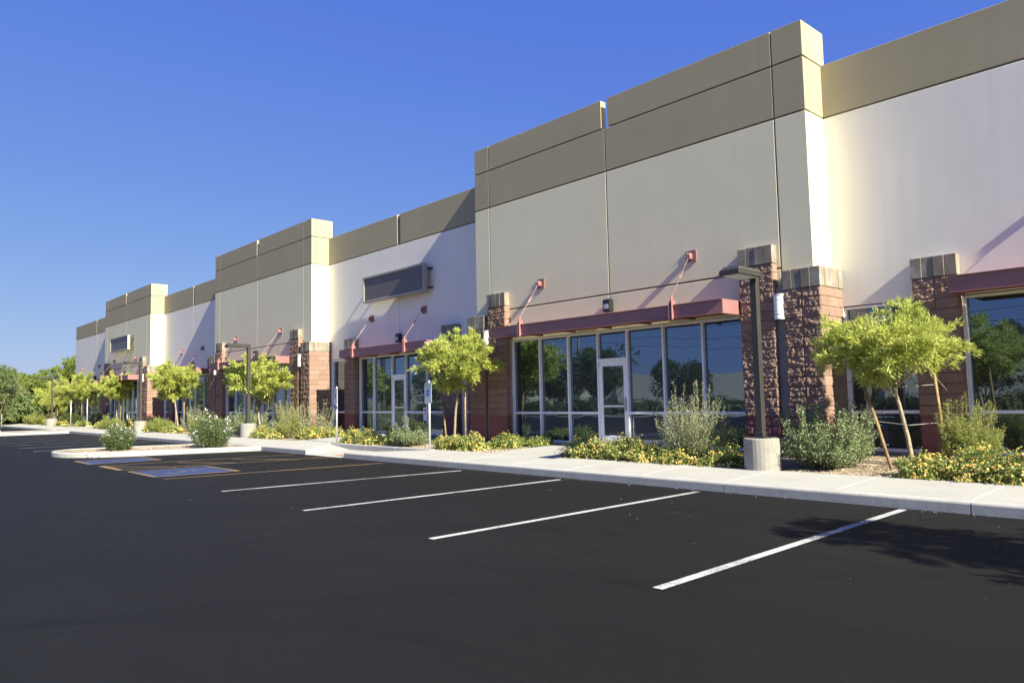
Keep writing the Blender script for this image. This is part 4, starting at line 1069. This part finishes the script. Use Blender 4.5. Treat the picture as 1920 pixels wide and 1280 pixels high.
big_tree((-88, 14, 0), 6.0, (4.5, 4.0, 3.0), 'rounded yellow green tree in the middle of the far group', 202, 'mesquite', 0.28, 4200, 16, GB)
big_tree((-80, 10.2, 0), 4.7, (4.0, 3.5, 2.3), 'feathery grey green tree in the front of the far group', 203, 'paloverde', 0.26, 3800, 16, GB, weep=0.3)
big_tree((-95, 9, 0), 6.2, (5.0, 4.5, 3.1), 'large green tree at the left of the far group', 204, 'mesquite', 0.30, 3600, 14, GB)
big_tree((-74, 3.0, 0), 4.6, (4.2, 4.0, 2.5), 'olive green tree at the left picture edge behind the palo verde', 205, 'paloverde', 0.26, 3600, 16, GB, weep=0.25)
big_tree((-100, 24, 0), 7.0, (6.0, 5.0, 3.4), 'green tree top rising behind the far group', 206, 'mesquite', 0.3, 1800, 12, GB)
big_tree((-90, 1.0, 0), 5.6, (5.0, 4.5, 2.9), 'dense tree beyond the left picture edge', 207, 'mesquite', 0.26, 1800, 12, GB)
big_tree((-78, 19.5, 0), 5.6, (1.3, 1.6, 2.4), 'slim tree peeking from behind the far corner of the building', 208, 'mesquite', 0.2, 700, 12, GB)
big_tree((-52.3, 7.3, 0.13), 4.4, (2.7, 2.2, 1.75), 'thin leaning palo verde with feathery foliage on the far parking island', 209, 'paloverde', 0.12, 3200, 18, None, 0.045, 'palo_verde', 0.5, 0.3, 1.0, 0.2, (-1.3, -0.6), 12)
# tree beside the lot, right of the frame, whose shadow falls on the nearest stall
big_tree((3.7, 8.3, 0), 4.6, (2.6, 1.9, 1.5), 'leafy tree right of the picture that shades the nearest parking stall', 210, 'deep', 0.15, 2300, 18, None, 0.08, 'shade_tree', 0.6, 0, 1.0, 0.3)
# trees and shrubs across the lot, seen mirrored in the glass
GR = 'trees across the parking lot mirrored in the storefront glass'
RT = [(-4, -15.5, 4.6), (-13, -16, 6.0), (-20, -17, 3.0), (-32.0, -16.5, 4.6), (-38.5, -15.5, 6.4), (-44.5, -16.5, 5.2), (-50, -17, 4.2), (-57, -15, 5.0), (-64, -16, 5.4), (-71, -15.5, 4.8), (-80, -16, 5.4)]
proto = big_tree((RT[0][0], RT[0][1], 0), 5.4, (2.5, 2.4, 2.2), 'broad dark tree across the lot, opposite the right end of the building', 221, 'deep', 0.16, 2200, 13, GR, 0.09)
RLB = ['broad dark tree mirrored in the rightmost storefront glass', 'low dark tree mirrored right of the nearest young tree', 'conical dark tree mirrored right of the nearest door',
       'large dark tree mirrored in the second pane from the left of the nearest storefront', 'large dark tree mirrored in the leftmost pane of the nearest storefront',
       'low tree mirrored between the two nearest storefronts', 'dark tree mirrored in the storefront under the grey sign, right of its door', 'dark tree mirrored in the storefront under the grey sign, by its door',
       'dark tree mirrored in the left pane under the grey sign', 'far dark tree mirrored in the glass of the second tower']
for i, (x, y, h) in enumerate(RT[1:]):
    c = copy_tree(proto); c.location = (x, y, 0); s = h/5.4; c.scale = (s, s, s); c.rotation_euler = (0, 0, 1.3*i); c['label'] = RLB[i]
oc_ = MB(); kerb_run(oc_, (-88, -11.2), (45, -11.2), (0, -1)); oc_.build('far_kerb', 'kerb', kind='structure')
MB().poly([(-88, -22, 0.10), (45, -22, 0.10), (45, -11.35, 0.13), (-88, -11.35, 0.13)]).build('far_gravel_bed', 'gravel', kind='structure')
MB().poly([(-300, -44, -0.02), (200, -44, -0.02), (200, -26, -0.02), (-300, -26, -0.02)]).build('road', 'asphalt', kind='structure')
rs = airy_shrub((-22, -13.2, 0.1), 1.9, 1.2, 'flowering shrub across the lot mirrored in the door glass', 81, 'oleander', 70, 0.09, 'oleander', 1.0, 'low shrubs across the lot mirrored in the glass', wisps=0.1)
for i, x in enumerate((-27, -34, -37.5, -41, -47, -15, -9, -55, -62)):
    c = copy_tree(rs); c.location = (x, -13.2-(i % 3)*0.6, 0.1); c.rotation_euler = (0, 0, i*1.1)
    c['label'] = 'low shrub across the lot mirrored ' + ['right of the nearest door', 'low in the third pane of the nearest storefront', 'low in the second pane of the nearest storefront', 'low in the first pane of the nearest storefront', 'beside the left pier of the nearest storefront', 'in the right panes of the nearest storefront', 'in the narrow window beside the nearest young tree', 'under the grey sign, right of the door', 'under the grey sign, left of the door'][i]
HL = ['far left end of the mirrored hedge row', 'hedge clump mirrored left of the sign with two plates', 'hedge clump mirrored under the grey sign', 'hedge clump mirrored behind the nearest parking sign', 'hedge clump mirrored in the leftmost panes of the nearest storefront',
      'hedge clump mirrored left of the nearest door', 'hedge clump mirrored in the glass of the nearest door', 'hedge clump mirrored right of the nearest door', 'hedge clump mirrored behind the wispy silver shrub', 'hedge clump mirrored beside the nearest street lamp', 'hedge clump mirrored beside the nearest young tree', 'hedge clump mirrored in the rightmost glass', 'right end of the mirrored hedge row']
hp = big_tree((-78, -20, 0), 2.6, (3.4, 1.5, 1.5), HL[0], 231, 'deep', 0.16, 1500, 12, 'hedge row across the lot mirrored in the glass', 0.06, 'hedge_bush')
for i in range(1, 13):
    c = copy_tree(hp); c.location = (-78+6.6*i, -20-(i % 2)*0.7, 0); c.rotation_euler = (0, 0, 3.14*(i % 2)); c.scale = (1, 1, 0.50+0.08*(i % 3)); c['label'] = HL[i]
# warehouse across the road
WB = empty('warehouse', (-75, -95, 0), 'long pale flat roofed warehouse mirrored in the nearest storefront', 'building', None, R(-24))
xw = -75
for i, (a, b, h, mt, dy) in enumerate([(-75, -45, 5.2, 'roof', 0), (-45, -20, 4.7, 'tower', 3), (-20, 5, 5.5, 'roof', 0), (5, 25, 4.9, 'tower', 3), (25, 60, 5.7, 'roof', 0), (60, 95, 4.9, 'tower', 3)]):
    MB().box(a, b-0.01, -30, 10-dy, 0, h).build('wall_block', mt, WB)
for a in (-60, -32, -8, 14, 40): MB().box(a, a+5, 10.001, 10.06, 0, 3.5).build('loading_door', 'signframe', WB)
# utility wires and a tall lamp across the road
for i, x in enumerate((-130, -70, -10, 50)):
    u = empty('utility_pole', (x, -47, 0), ['wooden utility pole across the road, farthest left', 'wooden utility pole across the road, opposite the middle of the building', 'wooden utility pole across the road, opposite the camera', 'wooden utility pole across the road, farthest right'][i], 'utility pole', 'utility poles mirrored in the glass')
    MB().tube([(0, 0, -0.3), (0, 0, 13.5)], [0.17, 0.11], 8).build('pole', 'bark', u); MB().box(-0.06, 0.06, -1.2, 1.2, 12.2, 12.35).box(-0.06, 0.06, -0.9, 0.9, 10.6, 10.72).build('crossarm', 'bark', u)
wr = MB()
for yy, zz in ((-1.1, 12.4), (1.1, 12.4), (0.8, 10.8), (-0.1, 9.4), (0.1, 8.3)):
    for a in (-130, -70, -10):
        wr.tube([(a+60*t/8, -47+yy, zz-1.1*4*(t/8)*(1-t/8)) for t in range(9)], 0.022, 4, cap=False)
wr.build('utility_wires', 'black', label='sagging utility wires mirrored in the storefront glass', category='wires')
tl = empty('tall_lamp', (-34.5, -31, 0), 'tall cobra head road lamp mirrored in the rightmost pane of the nearest storefront', 'street lamp')
MB().tube([(0, 0, 0), (0, 0, 7.4), (0.3, 0, 7.75), (1.5, 0, 7.9)], [0.09, 0.06, 0.05, 0.04], 8).build('lamp_pole', 'galv', tl); MB().box(1.4, 2.1, -0.13, 0.13, 7.83, 7.97).build('lamp_head', 'bronze', tl, bevel=0.03)

# small notice stuck to the storefront glass under the grey sign
nn = empty('notice', (-21.55, YR+0.075, 0.82), 'small white notice with a red disc stuck on the glass under the grey sign', 'notice')
MB().box(-0.13, 0.13, -0.004, 0.0, 0, 0.46).build('paper', 'white', nn)
q = MB(); q.box(-0.07, 0.07, -0.006, -0.0045, 0.24, 0.40); q.build('print', 'brickred', nn)

SC.render.engine = 'CYCLES'
